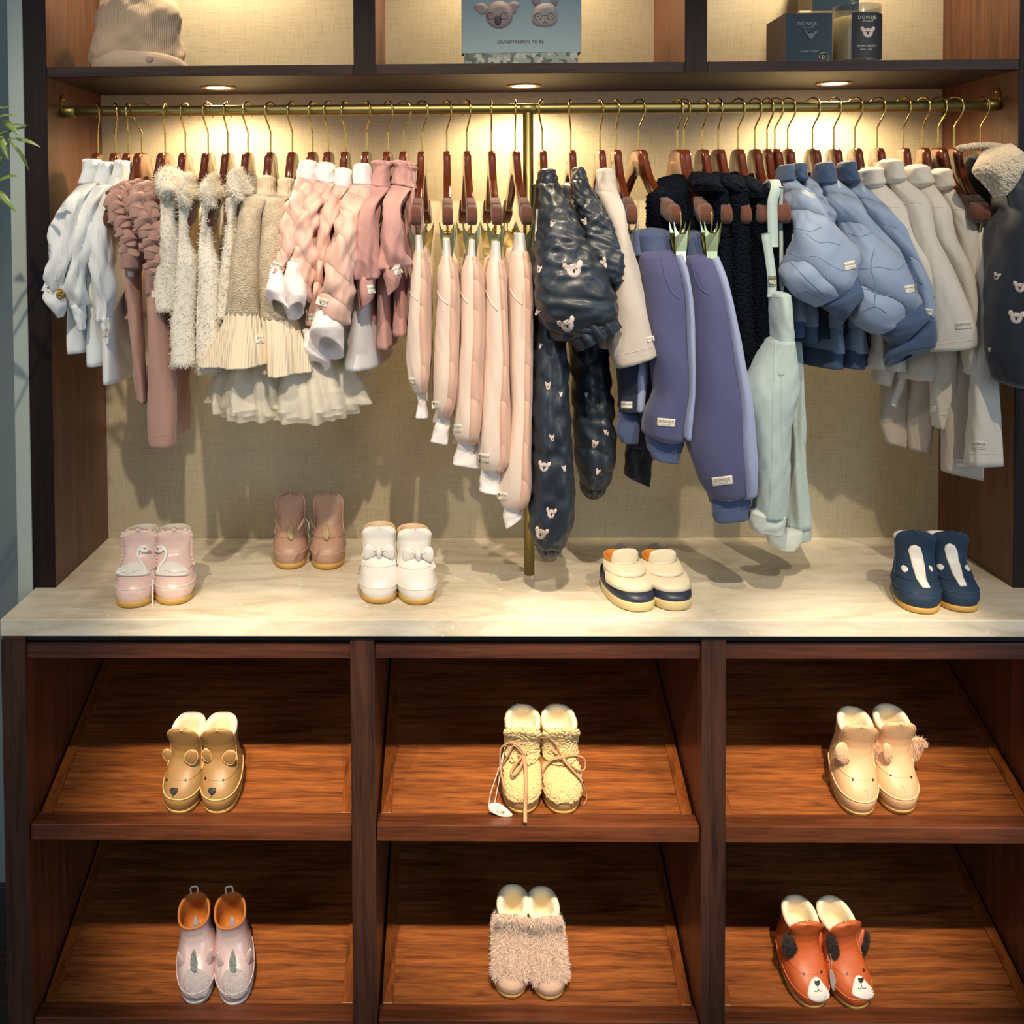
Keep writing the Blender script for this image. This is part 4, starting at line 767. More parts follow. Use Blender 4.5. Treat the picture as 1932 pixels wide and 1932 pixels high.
# ---------------------------------------------------------------- navy teddy jackets and vests
def teddy(t,part,Rg,n,sd,rad=.0022,m=None,col=None,**k):
    V,Fc=rings_mesh(Rg,**k); o=mesh(part,V,Fc,m or f_sherpa,t); curls('sherpa_curls',V,Fc,n,rad,m or f_sherpa,o,sd=sd); return o
t=garment('sherpa_jacket','black sherpa jacket hanging behind the waistbands of the blue joggers','jacket',1290,None)
teddy(t,'sleeve',tube([(1246,338,1300,332,.04,.03),(1222,370,1300,370,-.0,.04),(1220,420,1330,420,.0,.04),(1250,470,1350,470,.02,.04)],n=40,sd=120),2600,1)
soft('torso',torso(X0of(1290),318,560,.016,.02,yF=-.0,sd=121),f_sherpa,t)
gv='navy teddy vests'
for i,(un,lab,cap,bd,hem) in enumerate([
 (1325,'leftmost navy teddy vest, next to the blue joggers',(1308,326,1352,328,1318,360,1372,360),[(1344,420,1372,420),(1346,500,1376,500),(1352,600,1384,600),(1368,690,1400,690),(1380,728,1408,728)],700),
 (1355,'middle navy teddy vest of the three',(1354,328,1398,332,1366,362,1410,360),[(1372,400,1412,400),(1376,500,1414,500),(1384,600,1420,600),(1390,690,1428,690),(1392,731,1426,729)],705),
 (1392,'rightmost navy teddy vest, behind the pale denim strap',(1396,332,1436,342,1402,370,1446,374),[(1412,420,1452,420),(1414,500,1454,500),(1418,600,1454,600),(1420,690,1448,690),(1420,722,1440,720)],700)]):
    t=garment('teddy_vest',lab,'vest',un,gv); a=cap
    teddy(t,'collar',tube([(a[0],a[1],a[2],a[3]+6,-.0,.03),(a[0]-2,a[1]+16,a[2]+2,a[3]+20,-.03,.045),(a[4],a[5],a[6],a[7],-.05,.03)],n=30,m=36,sd=i,amp=.002),2400,i+10)
    teddy(t,'front_panel',tube([(p[0],p[1],p[2],p[3],-.045,.03) for p in [(bd[0][0],360,bd[0][2],360)]+bd],n=60,m=36,sd=i+130,amp=.003,ks=(1,4)),4200,i+20)
    soft('torso',torso(X0of(un),330,hem,.015,.02,yF=-.03,yB=.18,sd=i+131),f_sherpa,t)
t=garment('sherpa_trousers','black fluffy trousers hanging straight behind the leftmost navy teddy vest','trousers',1340,None)
teddy(t,'leg',tube([(1300,440,1352,440,.04,.03),(1320,520,1360,520,.05,.04),(1340,600,1392,600,.05,.04),(1366,690,1426,690,.05,.035),(1380,724,1426,722,.05,.03)],n=40,sd=140),1800,44)
# ---------------------------------------------------------------- denim dungarees
t=garment('denim_dungarees','pale washed denim dungarees with buckled straps and turned-up cuffs','dungarees',1430,None)
def strip3(name,pts,w,th,m,parent,ax=(1,0,0)):
    pts=np.array(pts,float); n=len(pts)*8; d=np.r_[0,np.cumsum(np.linalg.norm(np.diff(pts,axis=0),axis=1))]; tt=np.linspace(0,d[-1],n)
    c=np.stack([np.interp(tt,d,pts[:,k]) for k in range(3)],1)
    for _ in range(6): c[1:-1]=(c[:-2]+c[2:]+2*c[1:-1])/4
    tg=np.gradient(c,axis=0); tg/=np.linalg.norm(tg,axis=1)[:,None]; a=np.array(ax,float)[None]-tg*(tg@np.array(ax,float))[:,None]; a/=np.linalg.norm(a,axis=1)[:,None]; b=np.cross(tg,a)
    V=np.stack([c+a*w/2+b*th/2,c-a*w/2+b*th/2,c-a*w/2-b*th/2,c+a*w/2-b*th/2],1); return mesh(name,V.reshape(-1,3),np.vstack([grid_faces(n,4),np.array([[0,1,2,3]]),np.array([[n*4-1,n*4-2,n*4-3,n*4-4]])]),m,parent)
strip3('strap',[P(1448,400,.02),P(1447,350,-.02),P(1460,338,-.06),P(1466,352,-.085),P(1456,380,-.088),P(1459,466,-.09)],.016,.004,f_denim,t)
strip3('strap',[P(1474,352,-.085),P(1472,400,-.07),P(1474,470,-.06),P(1474,540,-.06)],.006,.003,f_denim,t)
strip3('strap',[P(1444,440,-.092),P(1452,490,-.092),P(1457,530,-.094),P(1456,560,-.094)],.014,.004,f_denim,t)
polytube('buckle',[P(1450,522,-.10),P(1464,522,-.10),P(1464,536,-.10),P(1450,536,-.10)],.0014,m_hook,t,closed=True,m=6); patch_y=None
o,bv,_=soft('bib',tube([(1453,553,1486,555,-.09,.03),(1454,590,1488,590,-.088,.04),(1452,650,1492,650,-.08,.045),(1430,700,1496,700,-.075,.05)],n=30,sd=150,amp=.002),f_denim,t,bvh=True)
seam('stitched_edge',bv,[(1455,560),(1484,562)],.0007,f_denim,o)
o,bv,_=soft('front_leg',tube([(1446,640,1494,640,-.08,.05),(1406,733,1500,733,-.075,.055),(1413,800,1488,800,-.075,.05),(1420,880,1484,880,-.075,.045),(1420,968,1478,972,-.075,.036)],n=60,m=44,sd=151,amp=.0035,ks=(1,4)),f_denim,t,bvh=True)
seam('side_seam',bv,[(1462,650),(1458,760),(1457,860),(1452,960)],.0009,f_denim,o); seam('side_seam',bv,[(1474,700),(1474,800),(1476,900),(1474,965)],.0008,f_denim,o)
o,bv,_=soft('turn_up',tube([(1414,962,1479,970,-.078,.032),(1413,980,1477,988,-.078,.030),(1418,998,1474,1005,-.078,.026)],n=16,m=44,sd=152,amp=.0007,p=3),fab('denim_reverse','#c9d2ca'),t,hollow=.02,bvh=True)
soft('rear_leg',tube([(1470,600,1500,600,.06,.05),(1480,695,1507,695,.06,.05),(1478,800,1509,800,.06,.05),(1476,900,1515,900,.06,.048),(1478,990,1524,985,.06,.04)],n=50,m=40,sd=153,amp=.003),f_denim,t)
soft('turn_up',tube([(1476,990,1527,980,.06,.032),(1478,1005,1527,996,.06,.03),(1482,1020,1527,1012,.06,.026)],n=14,m=40,sd=154,amp=.0007,p=3),f_denim,t,hollow=.02)
soft('lining_cuff',tube([(1446,1003,1514,1003,.02,.018),(1448,1020,1512,1020,.02,.016),(1466,1036,1500,1038,.02,.012)],n=12,sd=155,amp=.001),fab('denim_reverse','#c9d2ca'),t,hollow=.01)
# ---------------------------------------------------------------- navy trousers behind blue jackets
t=garment('navy_trousers','navy trousers with ribbed ankles hanging under the blue quilted jackets','trousers',1447,None)
for rows in ([(1486,500,1540,500,.03,.03),(1488,575,1548,575,.03,.035),(1496,620,1552,620,.03,.03),(1500,640,1550,642,.03,.02)],[(1540,560,1600,560,.03,.03),(1560,610,1606,610,.03,.03),(1572,640,1608,640,.03,.022),(1576,668,1604,668,.03,.018)],[(1590,590,1640,590,.02,.03),(1604,640,1641,640,.02,.026),(1612,688,1640,688,.02,.02)]):
    soft('leg',tube(rows,n=30,sd=160+rows[0][0]%7,amp=.002),f_navy,t,hollow=.01)
soft('shorts',bodyw(X0of(1500),[(540,.03,.0,.15,.01,.03),(600,.05,-.01,.17,.02,.04),(642,.055,-.01,.18,.03,.05)],sd=165,amp=.004),f_navy,t,hollow=.01)
t=garment('taupe_top','taupe top whose hem shows in shadow under the blue quilted jackets','top',1540,None)
soft('torso',bodyw(X0of(1540)+.01,[(560,.03,.04,.19,.0,.02),(640,.04,.05,.2,.0,.02),(672,.045,.05,.21,.0,.02)],sd=166,amp=.003),f_stone,t,hollow=.01)
# ---------------------------------------------------------------- blue quilted jackets
gq='blue quilted jackets with deep blue cuffs'
def wavy_quilt(bv,t,o,lines,m):
    for ln in lines: seam('quilting_line',bv,ln,.0011,m,o,off=-.0004,sm=3)
f_qs=fab('blue_quilt_seam','#6d7f9e',bump=0)
QJ=[(1462,'leftmost blue quilted jacket, its open cuff in front of the denim dungarees',(1472,314,1492,312,1464,342,1498,338),
 [(1470,340,1497,334,-.0,.02),(1486,380,1532,366,-.05,.03),(1496,430,1562,408,-.075,.038),(1490,474,1594,450,-.085,.046),(1477,520,1612,496,-.09,.05),(1500,558,1612,516,-.09,.044),(1538,578,1612,522,-.09,.034)],
 [(1551,580,1614,517,-.092,.03),(1570,592,1624,536,-.094,.03),(1594,606,1632,557,-.095,.026)],(1603,501,21,15,-14),
 [[(1500,430),(1530,438),(1550,428)],[(1488,476),(1512,488),(1540,480),(1565,500),(1592,512)],[(1486,488),(1515,520),(1545,548),(1562,560)],[(1520,440),(1545,460),(1560,455),(1585,462)],[(1500,560),(1520,545),(1545,562)]],640),
 (1486,'second blue quilted jacket from the left, only its shoulder showing',(1496,310,1516,310,1492,338,1520,338),
 [(1500,338,1522,334,.02,.02),(1520,372,1552,366,-.02,.025),(1540,405,1574,398,-.03,.028),(1550,430,1574,428,-.03,.024)],None,None,[],650),
 (1533,'third blue quilted jacket from the left, its label beside a deep blue cuff',(1542,310,1568,308,1536,346,1576,344),
 [(1544,344,1574,336,.0,.02),(1562,384,1618,378,-.04,.03),(1586,430,1652,430,-.06,.038),(1592,476,1688,470,-.07,.046),(1594,520,1712,520,-.078,.05),(1596,570,1728,555,-.08,.05),(1612,612,1732,566,-.08,.044),(1645,632,1732,572,-.08,.034)],
 [(1654,622,1733,566,-.082,.034),(1676,642,1742,588,-.083,.034),(1702,654,1750,609,-.084,.030)],(1718,545,22,14,-10),
 [[(1600,440),(1625,448),(1645,438)],[(1592,496),(1625,510),(1660,502),(1690,512),(1705,500)],[(1600,560),(1625,540),(1660,556),(1690,560)],[(1612,456),(1620,500),(1612,530)],[(1650,470),(1640,505),(1655,540),(1648,580)],[(1625,590),(1650,575),(1672,590)]],700),
 (1573,'rightmost blue quilted jacket, its cuff ending in a point beside the ivory tops',(1586,308,1610,306,1582,342,1618,342),
 [(1590,342,1620,336,.01,.02),(1618,384,1670,392,-.03,.03),(1650,430,1702,430,-.045,.034),(1684,476,1722,474,-.055,.036),(1700,520,1742,520,-.06,.038),(1722,560,1756,560,-.062,.036),(1724,590,1760,600,-.062,.034)],
 [(1716,596,1760,604,-.064,.032),(1690,640,1763,630,-.066,.036),(1668,672,1764,656,-.066,.030),(1672,688,1720,672,-.066,.016)],(1746,588,24,12,5),[[(1660,420),(1690,430)],[(1700,470),(1720,490)],[(1715,520),(1740,535)]],700)]
for i,(un,lab,col_,slv,cuf,tg,lines,hem) in enumerate(QJ):
    t=garment('quilted_jacket',lab,'jacket',un,gq); X=X0of(un)
    soft('collar',tube([(col_[0],col_[1],col_[2],col_[3],.0,.03),(col_[0]-4,col_[1]+12,col_[2]+1,col_[3]+10,.0,.034),(col_[4],col_[5],col_[6],col_[7],.0,.036)],n=16,sd=i,amp=.001),f_cuff,t)
    o,bv,_=soft('sleeve',tube(slv,n=60,m=44,sd=i+170,amp=.0032,ks=(1,4),fs=(.6,2.5)),f_quilt,t,bvh=True); wavy_quilt(bv,t,o,lines,f_qs)
    if tg: brand(bv,t,*tg)
    if cuf: soft('cuff',tube(cuf,n=22,m=40,sd=i+171,amp=.001,tilt=.6),f_cuff,t,hollow=.018)
    soft('torso',torso(X,342,hem-30,.016,.022,yaw=.25,yF=-.02,sd=i+172,amp=.003),f_quilt,t); soft('hem_band',bodyw(X,[(hem-34,.022,-.02,.19,.02,-.03),(hem,.024,-.02,.19,.02,-.03)],n=8,sd=1,amp=.001),f_cuff,t,hollow=.01)
# ---------------------------------------------------------------- ivory roll-neck tops
gi='ivory roll-neck tops'
for i,(un,lab,col_,slv,tg,hem) in enumerate([
 (1613,'first ivory roll-neck top, right next to the blue quilted jackets',(1624,318,1660,316,1620,352,1664,346),
  [(1628,350,1668,344,.0,.02),(1650,392,1706,386,-.03,.03),(1676,440,1716,440,-.045,.032),(1700,490,1742,490,-.055,.034),(1722,545,1770,545,-.06,.034),(1742,600,1785,598,-.062,.030)],(1772,561,22,12,-8),700),
 (1655,'second ivory roll-neck top, the tallest collar, its cuff label below the first',(1660,302,1696,302,1658,342,1702,338),
  [(1668,344,1704,338,.0,.02),(1696,384,1742,378,-.035,.03),(1712,440,1758,440,-.05,.034),(1728,500,1790,500,-.06,.036),(1746,560,1814,560,-.066,.038),(1752,620,1832,615,-.068,.038),(1754,662,1836,650,-.068,.034)],(1818,614,30,13,-4),705),
 (1704,'third ivory roll-neck top with the lowest hanging cuff',(1706,314,1748,312,1702,350,1754,346),
  [(1714,350,1756,344,.0,.02),(1742,392,1785,386,-.03,.03),(1758,450,1800,450,-.045,.032),(1784,510,1828,508,-.05,.032),(1804,580,1838,575,-.055,.030),(1816,640,1842,640,-.058,.026),(1824,706,1842,704,-.058,.020)],None,712),
 (1741,'rightmost ivory roll-neck top, next to the dark hangers',(1756,320,1788,318,1752,356,1792,352),
  [(1762,356,1794,350,.0,.02),(1782,396,1822,392,-.025,.028),(1798,450,1836,450,-.035,.03),(1808,520,1838,520,-.04,.03),(1814,580,1842,580,-.042,.028),(1822,640,1846,640,-.042,.024)],None,650)]):
    t=garment('roll_neck_top',lab,'top',un,gi); X=X0of(un)
    R1=tube([(col_[0]+3,col_[1]+2,col_[2]-3,col_[3]+2,.0,.028),(col_[0],col_[1]+5,col_[2],col_[3]+4,.0,.034),(col_[0]-2,col_[1]+18,col_[2]+1,col_[3]+16,.0,.037),(col_[4],col_[5]-3,col_[6]+2,col_[7]-2,.0,.039),(col_[4]+3,col_[5]+2,col_[6]-1,col_[7]+2,.0,.034)],n=24,sd=i,amp=.0008); soft('roll_collar',R1,f_ivory,t)
    o,bv,_=soft('sleeve',tube(slv,n=54,m=40,sd=i+180,amp=.003,ks=(1,3),fs=(.5,1.8)),f_ivory,t,hollow=.016,bvh=True)
    a,b=slv[-1],slv[-2]; k=.25; seam('hem_stitch',bv,[(a[0]+(b[0]-a[0])*k,a[1]+(b[1]-a[1])*k),(a[2]+(b[2]-a[2])*k,a[3]+(b[3]-a[3])*k)],.0006,f_ivory,o)
    seam('shoulder_seam',bv,[(slv[1][0]+4,slv[1][1]+4),((slv[1][0]+slv[1][2])/2,slv[1][1]-2),(slv[1][2]-2,slv[1][3]+6)],.0009,f_ivory,o)
    if tg: brand(bv,t,*tg,m=f_ivory)
    soft('torso',torso(X,352,hem,.015,.020,yaw=.2,yF=-.01,sd=i+181,amp=.003,),f_ivory,t,hollow=.015)
gs='stone-coloured trousers hanging low on the right'
def trous(un,lab,legs,tg=None,m=f_stone,seams=(),grp=gs,nm='trousers'):
    t=garment(nm,lab,'trousers',un,grp); 

    for k,rows in enumerate(legs):
        rows=[(a,b,c,d,e,f*(.9-.4*j/(len(rows)-1))) for j,(a,b,c,d,e,f) in enumerate(rows)]; o,bv,_=soft('leg',tube(rows,n=44,m=44,sd=un+k,amp=.0026,ks=(1,4),p=3,prof=[.3,1,1,.7]),m,t,hollow=.015,bvh=True)
        for s in seams: 
            if s[0]==k: seam('hem_stitch',bv,s[1],.0006,m,o)
        if tg and tg[0]==k: brand(bv,t,*tg[1],m=f_ivory)
    return t
trous(1650,'taupe trousers ending in two pointed hems under the ivory tops',[[(1680,560,1730,560,.06,.03),(1672,640,1712,640,.06,.035),(1664,720,1712,720,.06,.035),(1656,790,1712,790,.06,.03),(1672,835,1708,845,.06,.024)],[(1720,560,1770,560,.06,.03),(1712,680,1764,680,.05,.034),(1708,780,1758,780,.05,.032),(1716,848,1750,852,.05,.026)]])
trous(1745,'light taupe trousers whose hem is the lowest, label on the left of the frame side',[[(1800,500,1850,500,.05,.03),(1790,600,1850,600,.02,.035),(1782,700,1850,700,.0,.036),(1776,800,1852,800,-.01,.036),(1776,888,1852,905,-.015,.032)]],tg=(0,(1815,874,21,13,4)),seams=[(0,[(1782,868),(1815,880),(1850,884)])])
t=trous(1770,'pale grey trousers with the long straight hem beside the navy koala coat',[[(1826,418,1852,414,-.03,.02),(1832,470,1862,460,-.05,.03),(1836,540,1868,540,-.06,.034),(1838,640,1871,640,-.065,.036),(1832,760,1880,760,-.068,.038),(1824,878,1888,876,-.07,.036)]],tg=(0,(1847,840,22,15,3)),m=f_ivory,seams=[(0,[(1826,856),(1886,856)])])
t=trous(1800,'pale trousers peeking out between grey trousers and the navy koala coat',[[(1852,444,1870,444,-.02,.02),(1853,480,1872,478,-.02,.03),(1852,520,1868,520,-.02,.03),(1850,600,1868,600,-.0,.03)]],m=f_ivory)
t=garment('stone_shirt','stone-coloured shirt with a buttoned cuff hanging below the ivory tops','shirt',1690,None)
soft('torso',bodyw(X0of(1690),[(500,.02,-.0,.15,.02,-.0),(600,.03,-.01,.16,.03,.0),(690,.036,-.015,.17,.035,.0),(722,.036,-.015,.17,.035,.0)],sd=190,amp=.004),f_ivory,t,hollow=.012)
o,bv,_=soft('sleeve',tube([(1752,640,1800,640,-.0,.03),(1756,714,1797,714,-.0,.028),(1759,770,1792,770,.0,.024),(1764,806,1788,808,.0,.02)],n=30,sd=191,amp=.002),f_ivory,t,hollow=.012,bvh=True); seam('cuff_stitch',bv,[(1762,783),(1790,784)],.0007,f_ivory,o)
brand(bv,t,1763,772,8,12,0,text=False)
soft('sleeve',tube([(1650,640,1690,640,.05,.025),(1649,690,1686,690,.05,.024),(1650,722,1682,728,.05,.022)],n=20,sd=192,amp=.0015),f_ivory,t,hollow=.01)
strip3('drawstring',[P(1710,680,.02),P(1702,722,.02),P(1684,765,.02)],.012,.003,f_ivory,t)
# ---------------------------------------------------------------- navy koala coat
t=garment('koala_coat','midnight navy coat with koala print and ivory sherpa collar at the right end','coat',1850,None)
o,bv,_=soft('sleeve',tube([(1880,330,1915,330,-.03,.03),(1886,380,1950,372,-.08,.045),(1872,440,1975,430,-.10,.055),(1868,510,1990,500,-.11,.058),(1867,590,2000,580,-.115,.058),(1866,660,2005,660,-.115,.056),(1880,715,2000,715,-.115,.05)],n=60,m=50,sd=200,amp=.004,ks=(1,4)),f_coat,t,bvh=True)
for k in ((1882,521,8,15,.7),(1925,541,12,5,1),(1918,598,14,5,1),(1868,660,5,0,.4)): koala(bv,t,*k)
teddy(t,'sherpa_collar',tube([(1862,286,1900,274,-.03,.03),(1846,310,1922,290,-.085,.03),(1842,322,1928,312,-.095,.03),(1862,345,1920,328,-.10,.026),(1880,370,1898,362,-.10,.014)],n=40,m=40,sd=201,amp=.0015),3600,3,rad=.0026,m=f_teddy)
teddy(t,'hood_rim',tube([(1808,276,1816,284,.0,.012),(1840,271,1842,282,.0,.02),(1880,272,1880,284,.0,.02),(1898,278,1896,288,-.01,.02)],n=24,m=24,sd=202,amp=0),500,4,rad=.002,m=f_teddy)
soft('torso',torso(X0of(1850)+.012,300,715,.024,.03,yaw=.3,yF=-.03,sd=203,amp=.003),f_coat,t)
# ================================================================= shoes
gum=mat('gum_sole','#c99f52',.55,var=.05,bscale=80); gumd=mat('sole_tread','#3a2416',.8,var=0); m_fleece=fab('cream_fleece','#efe2c4',rough=1,bump=.5,bscale=260,bd=.002); wsole=mat('white_sole','#dfe3e0',.5,var=.03)
BOOT=[(.010,-.0640,.0640,.0305),(.018,-.0665,.0660,.0335),(.028,-.0660,.0668,.0345),(.037,-.0610,.0665,.0335),(.045,-.0520,.0660,.0318),(.052,-.0400,.0655,.0300),(.058,-.0290,.0650,.0285),(.065,-.0185,.0645,.0270),(.074,-.0095,.0640,.0260),(.086,-.0035,.0635,.0262),(.098,-.0015,.0630,.0268),(.108,-.0020,.0625,.0272)]
SNEAK=[(.012,-.0660,.0660,.0320),(.020,-.0690,.0680,.0350),(.029,-.0675,.0675,.0350),(.036,-.0615,.0670,.0338),(.042,-.0530,.0665,.0322),(.048,-.0430,.0660,.0305),(.054,-.0320,.0655,.0290),(.060,-.0200,.0650,.0275),(.066,-.0090,.0650,.0262),(.072,.0010,.0655,.0256)]
class Shoe:
    def __init__(s,name,label,group,toe,utop,vtop,plane,L=.135,W=.069,prof=BOOT,m=None,sole=gum,lining=m_fleece,rim=.0030,liningdepth=.045,cat='shoe',pairshift=0):
        z0,sl,y0=plane; c=Pplane(toe[0],toe[1],z0,sl,y0); s.tilt=math.atan(sl); s.W=W; s.L=L; s.prof0=prof; s.m=m
        def M(yaw): 
            R_=Matrix.Rotation(s.tilt,4,'X')@Matrix.Rotation(yaw,4,'Z'); off=R_@Vector((0,-L/2,0)); return Matrix.Translation(Vector(c)-off)@R_
        def pr(q): v=CR.T@(np.array(q)-CC); return PPX+F*v[0]/v[1],PPY-F*v[2]/v[1]
        hz=prof[-1][0]; k=1.
        yaw=0
        for _ in range(3):
            lo,hi=-.7,.7
            for _ in range(25):
                yaw=(lo+hi)/2
                if pr(M(yaw)@Vector((0,.030,hz*k)))[0]>utop: lo=yaw
                else: hi=yaw
            lo,hi=.6,1.6
            for _ in range(25):
                k=(lo+hi)/2
                if pr(M(yaw)@Vector((0,.060*L/.135,hz*k)))[1]>vtop: lo=k
                else: hi=k
        s.k=k; s.M=M(yaw); s.Mn=np.array(s.M); lx,wx=L/.135,W/.069
        s.prof=[(z*k if z>.03 else z*(1+(k-1)*z/.03),a*lx,b*lx,w*wx) for z,a,b,w in prof]
        s.t=thing(name,label,cat,s.M.to_translation(),s.M.to_euler(),group)
        mt=s.m
        # sole
        T=np.arange(48)/48*2*np.pi; b0=s.prof[0]; R_=[]
        for z,e in ((.0006,-.0045),(.0012,-.001),(.0018,.0010),(.0085,.0022),(.0102,.0018),(.0108,-.002)): R_.append(s.ring(b0[0],T,e,z))
        s.soft('sole',np.array(R_),sole,cap='flat')
        # upper (outer shell, rim, and inside lining as one)
        zs=np.linspace(s.prof[0][0],s.prof[-1][0],34); O=np.array([s.ring(z,T,0) for z in zs]); s.top=s.prof[-1][0]
        s.O=O
        V,Fc=rings_mesh(s.tw(O),cap='open'); N=len(O)*48; Fq=Fc[(Fc<N).all(1)]; s.V=V[:N]; s.F=Fq[:,::-1].copy()
        s.up=mesh('upper',s.V,s.F,mt,s.t); s.bv=bvh_of(s.V,s.F)
        I=[]
        ft=s.top
        for dz,e in ((-.001,.0004),(.0015,.0006),(rim*.9,-rim*.35),(rim*1.0,-rim*.9),(rim*.4,-rim*1.5),(-.006,-rim*1.7),(-liningdepth*.5,-rim*2.0),(-liningdepth,-rim*2.4)): I.append(s.ring(ft,T,e,ft+dz))
        c_=I[-1].mean(0); I.append(c_+(I[-1]-c_)*.5); I.append(c_+(I[-1]-c_)*.02)
        I=s.tw(np.array(I)); s.I=I; s.lin=mesh('lining',I.reshape(-1,3),grid_faces(len(I),48),lining,s.t)
    def tw(s,A): sh=A.shape; A=A.reshape(-1,3); return (A@s.Mn[:3,:3].T+s.Mn[:3,3]).reshape(sh)
    def ring(s,z,T,off=0,zo=None):
        p=np.array(s.prof); a,b,w=[np.interp(z,p[:,0],p[:,i]) for i in (1,2,3)]; m_=(a+b)/2; h=(b-a)/2+off; w=w+off
        c=np.cos(T);sn_=np.sin(T); e=2/2.35; y=m_+h*np.sign(c)*np.abs(c)**e; x=w*np.sign(sn_)*np.abs(sn_)**e*(1-.07*np.cos(T))
        lean=0
        return np.stack([x,y,np.full_like(T,z if zo is None else zo)],1)
    def soft(s,name,R_,m,parent=None,cap='round'):
        V,Fc=rings_mesh(s.tw(R_)); return mesh(name,V,Fc,m,parent or s.t)
    def flap(s,m,z0=.50,z1=1.06,a0=62,pipe=None,name='tongue_flap',off=.0016,rnd=.25,lean=.0,scallop=0):
        n,k=26,25; zz=np.linspace(z0,z1,n)*s.top; G=np.zeros((n,k,3)); 
        for i,z in enumerate(zz):
            q=i/(n-1); a=math.radians(a0); T=np.pi+np.linspace(-a,a,k)
            if scallop: a2=a*(1+.05*abs(math.sin(q*scallop))); T=np.pi+np.linspace(-a2,a2,k)
            r=s.ring(min(z,s.top),T,off+lean*max(0,q-.55)/.45,z); yf=r[:,1].min(); r[:,1]=yf+(r[:,1]-yf)*(1-.72*min(1,q/.8)**1.5); G[i]=r
        for i in range(n):
            q=i/(n-1); sc=(max(1e-3,1-max(0,(q-(1-rnd))/rnd)**2.6))**.42 if rnd else 1; G[i][:,0]*=sc
        B=G.copy(); cc=np.array([0,.03,0]); d=B-cc; d[:,:,2]=0; d/=np.linalg.norm(d,axis=2,keepdims=True); B=B-d*.0022
        R_=np.concatenate([G,B[:,::-1]],1); V=s.tw(R_).reshape(-1,3); M2=2*k
        cap1=[[ (n-1)*M2+j,(n-1)*M2+j+1,(n-1)*M2+M2-2-j,(n-1)*M2+M2-1-j] for j in range(k-1)]
        o=mesh(name,V,np.vstack([grid_faces(n,M2),np.array(cap1)]),m,s.t); s.bvf=bvh_of(V,grid_faces(n,M2))
        if pipe:
            edge=np.vstack([G[:,0],G[-1,1:-1],G[::-1,-1]]); polytube('piping',s.tw(edge),.0012,pipe,o,m=6)
        s.G=G; return o
    def moc(s,m,z=.34,a=100,r=.0011,name='toe_piping',z2=None,off=.0004,wav=0):
        T=np.pi+np.radians(np.linspace(-a,a,60)); pts=[]
        for i,th in enumerate(T):
            q=abs(i-29.5)/29.5; zz=s.top*(z+((z2 or z)-z)*q**2)+ (wav*abs(math.sin(i*1.1)) if wav else 0); pts.append(s.ring(zz,np.array([th]),off)[0])
        return polytube(name,s.tw(np.array(pts)),r,m,s.up,m=6)
    def strap(s,m,z=.80,a0=60,a1=170,w=.011,side=1,name='ankle_strap'):
        T=np.pi+side*np.radians(np.linspace(a0,a1,20)); G=[]
        for dz,o_ in ((-w,.0012),(-w*.9,.0030),(w*.9,.0030),(w,.0012)): G.append(s.ring(s.top*z,T,o_,s.top*z+dz))
        return mesh(name,s.tw(np.array(G)).reshape(-1,3),grid_faces(4,20,False),m,s.t)
    def patch(s,name,poly,m,parent=None,t=.001,bv=None,rings=4): return patch(name,bv or s.bv,poly,m,parent or s.t,t=t,rings=rings)
    def loc(s,x,y,z): return s.tw(np.array([[x,y,z]]))[0]
def plateP(name,poly,y,thk,m,parent,bulge=.003,tilt=0,pipe=None):
    """free-standing thin curved piece with its outline seen at poly, standing at depth y (tilt: dy per sight unit upward)"""
    poly=np.array(poly,float); c=poly.mean(0); Q=[]
    for i in range(len(poly)):
        a,b=poly[i],poly[(i+1)%len(poly)]; q=max(1,int(np.hypot(*(b-a))/3))
        for j in range(q): Q.append(a+(b-a)*j/q)
    Q=np.array(Q); M=len(Q); rings=[]
    for sgn in (-1,1):
        rr=[]
        for r in (.03,.35,.65,.9,1.):
            row=[]
            for q in Q:
                uv=c+(q-c)*r; yy=y+tilt*(c[1]-uv[1])+sgn*(thk/2)*(1 if r<1 else .35)-bulge*(1-r*r); row.append(P(uv[0],uv[1],yy))
            rr.append(row)
        rings.append(rr if sgn<0 else rr[::-1])
    V=np.array(rings[0]+rings[1]); o=mesh(name,V.reshape(-1,3),grid_faces(10,M),m,parent)
    if pipe: polytube('piping',[P(q[0],q[1],y+tilt*(c[1]-q[1])) for q in Q],.0011,pipe,o,m=6,closed=True)
    return o,(V.reshape(-1,3),grid_faces(10,M))
TR1,TR2,CT=TR[1],TR[2],(ZC,0.,0.)
TR1=(TR1[0]+.0,TR1[1],TR1[2])
def swell(pts,k=3):
    pts=[tuple(p) for p in pts]
    for _ in range(k):
        q=[]
        for i in range(len(pts)):
            a,b=pts[i],pts[(i+1)%len(pts)]; q+=[(a[0]*.75+b[0]*.25,a[1]*.75+b[1]*.25),(a[0]*.25+b[0]*.75,a[1]*.25+b[1]*.75)]
        pts=q
    return pts
def lth(n,c,**k): 
    d=dict(rough=.42,bump=.15,bscale=500,var=.06,bd=.0004); d.update(k); return mat(n,c,**d)
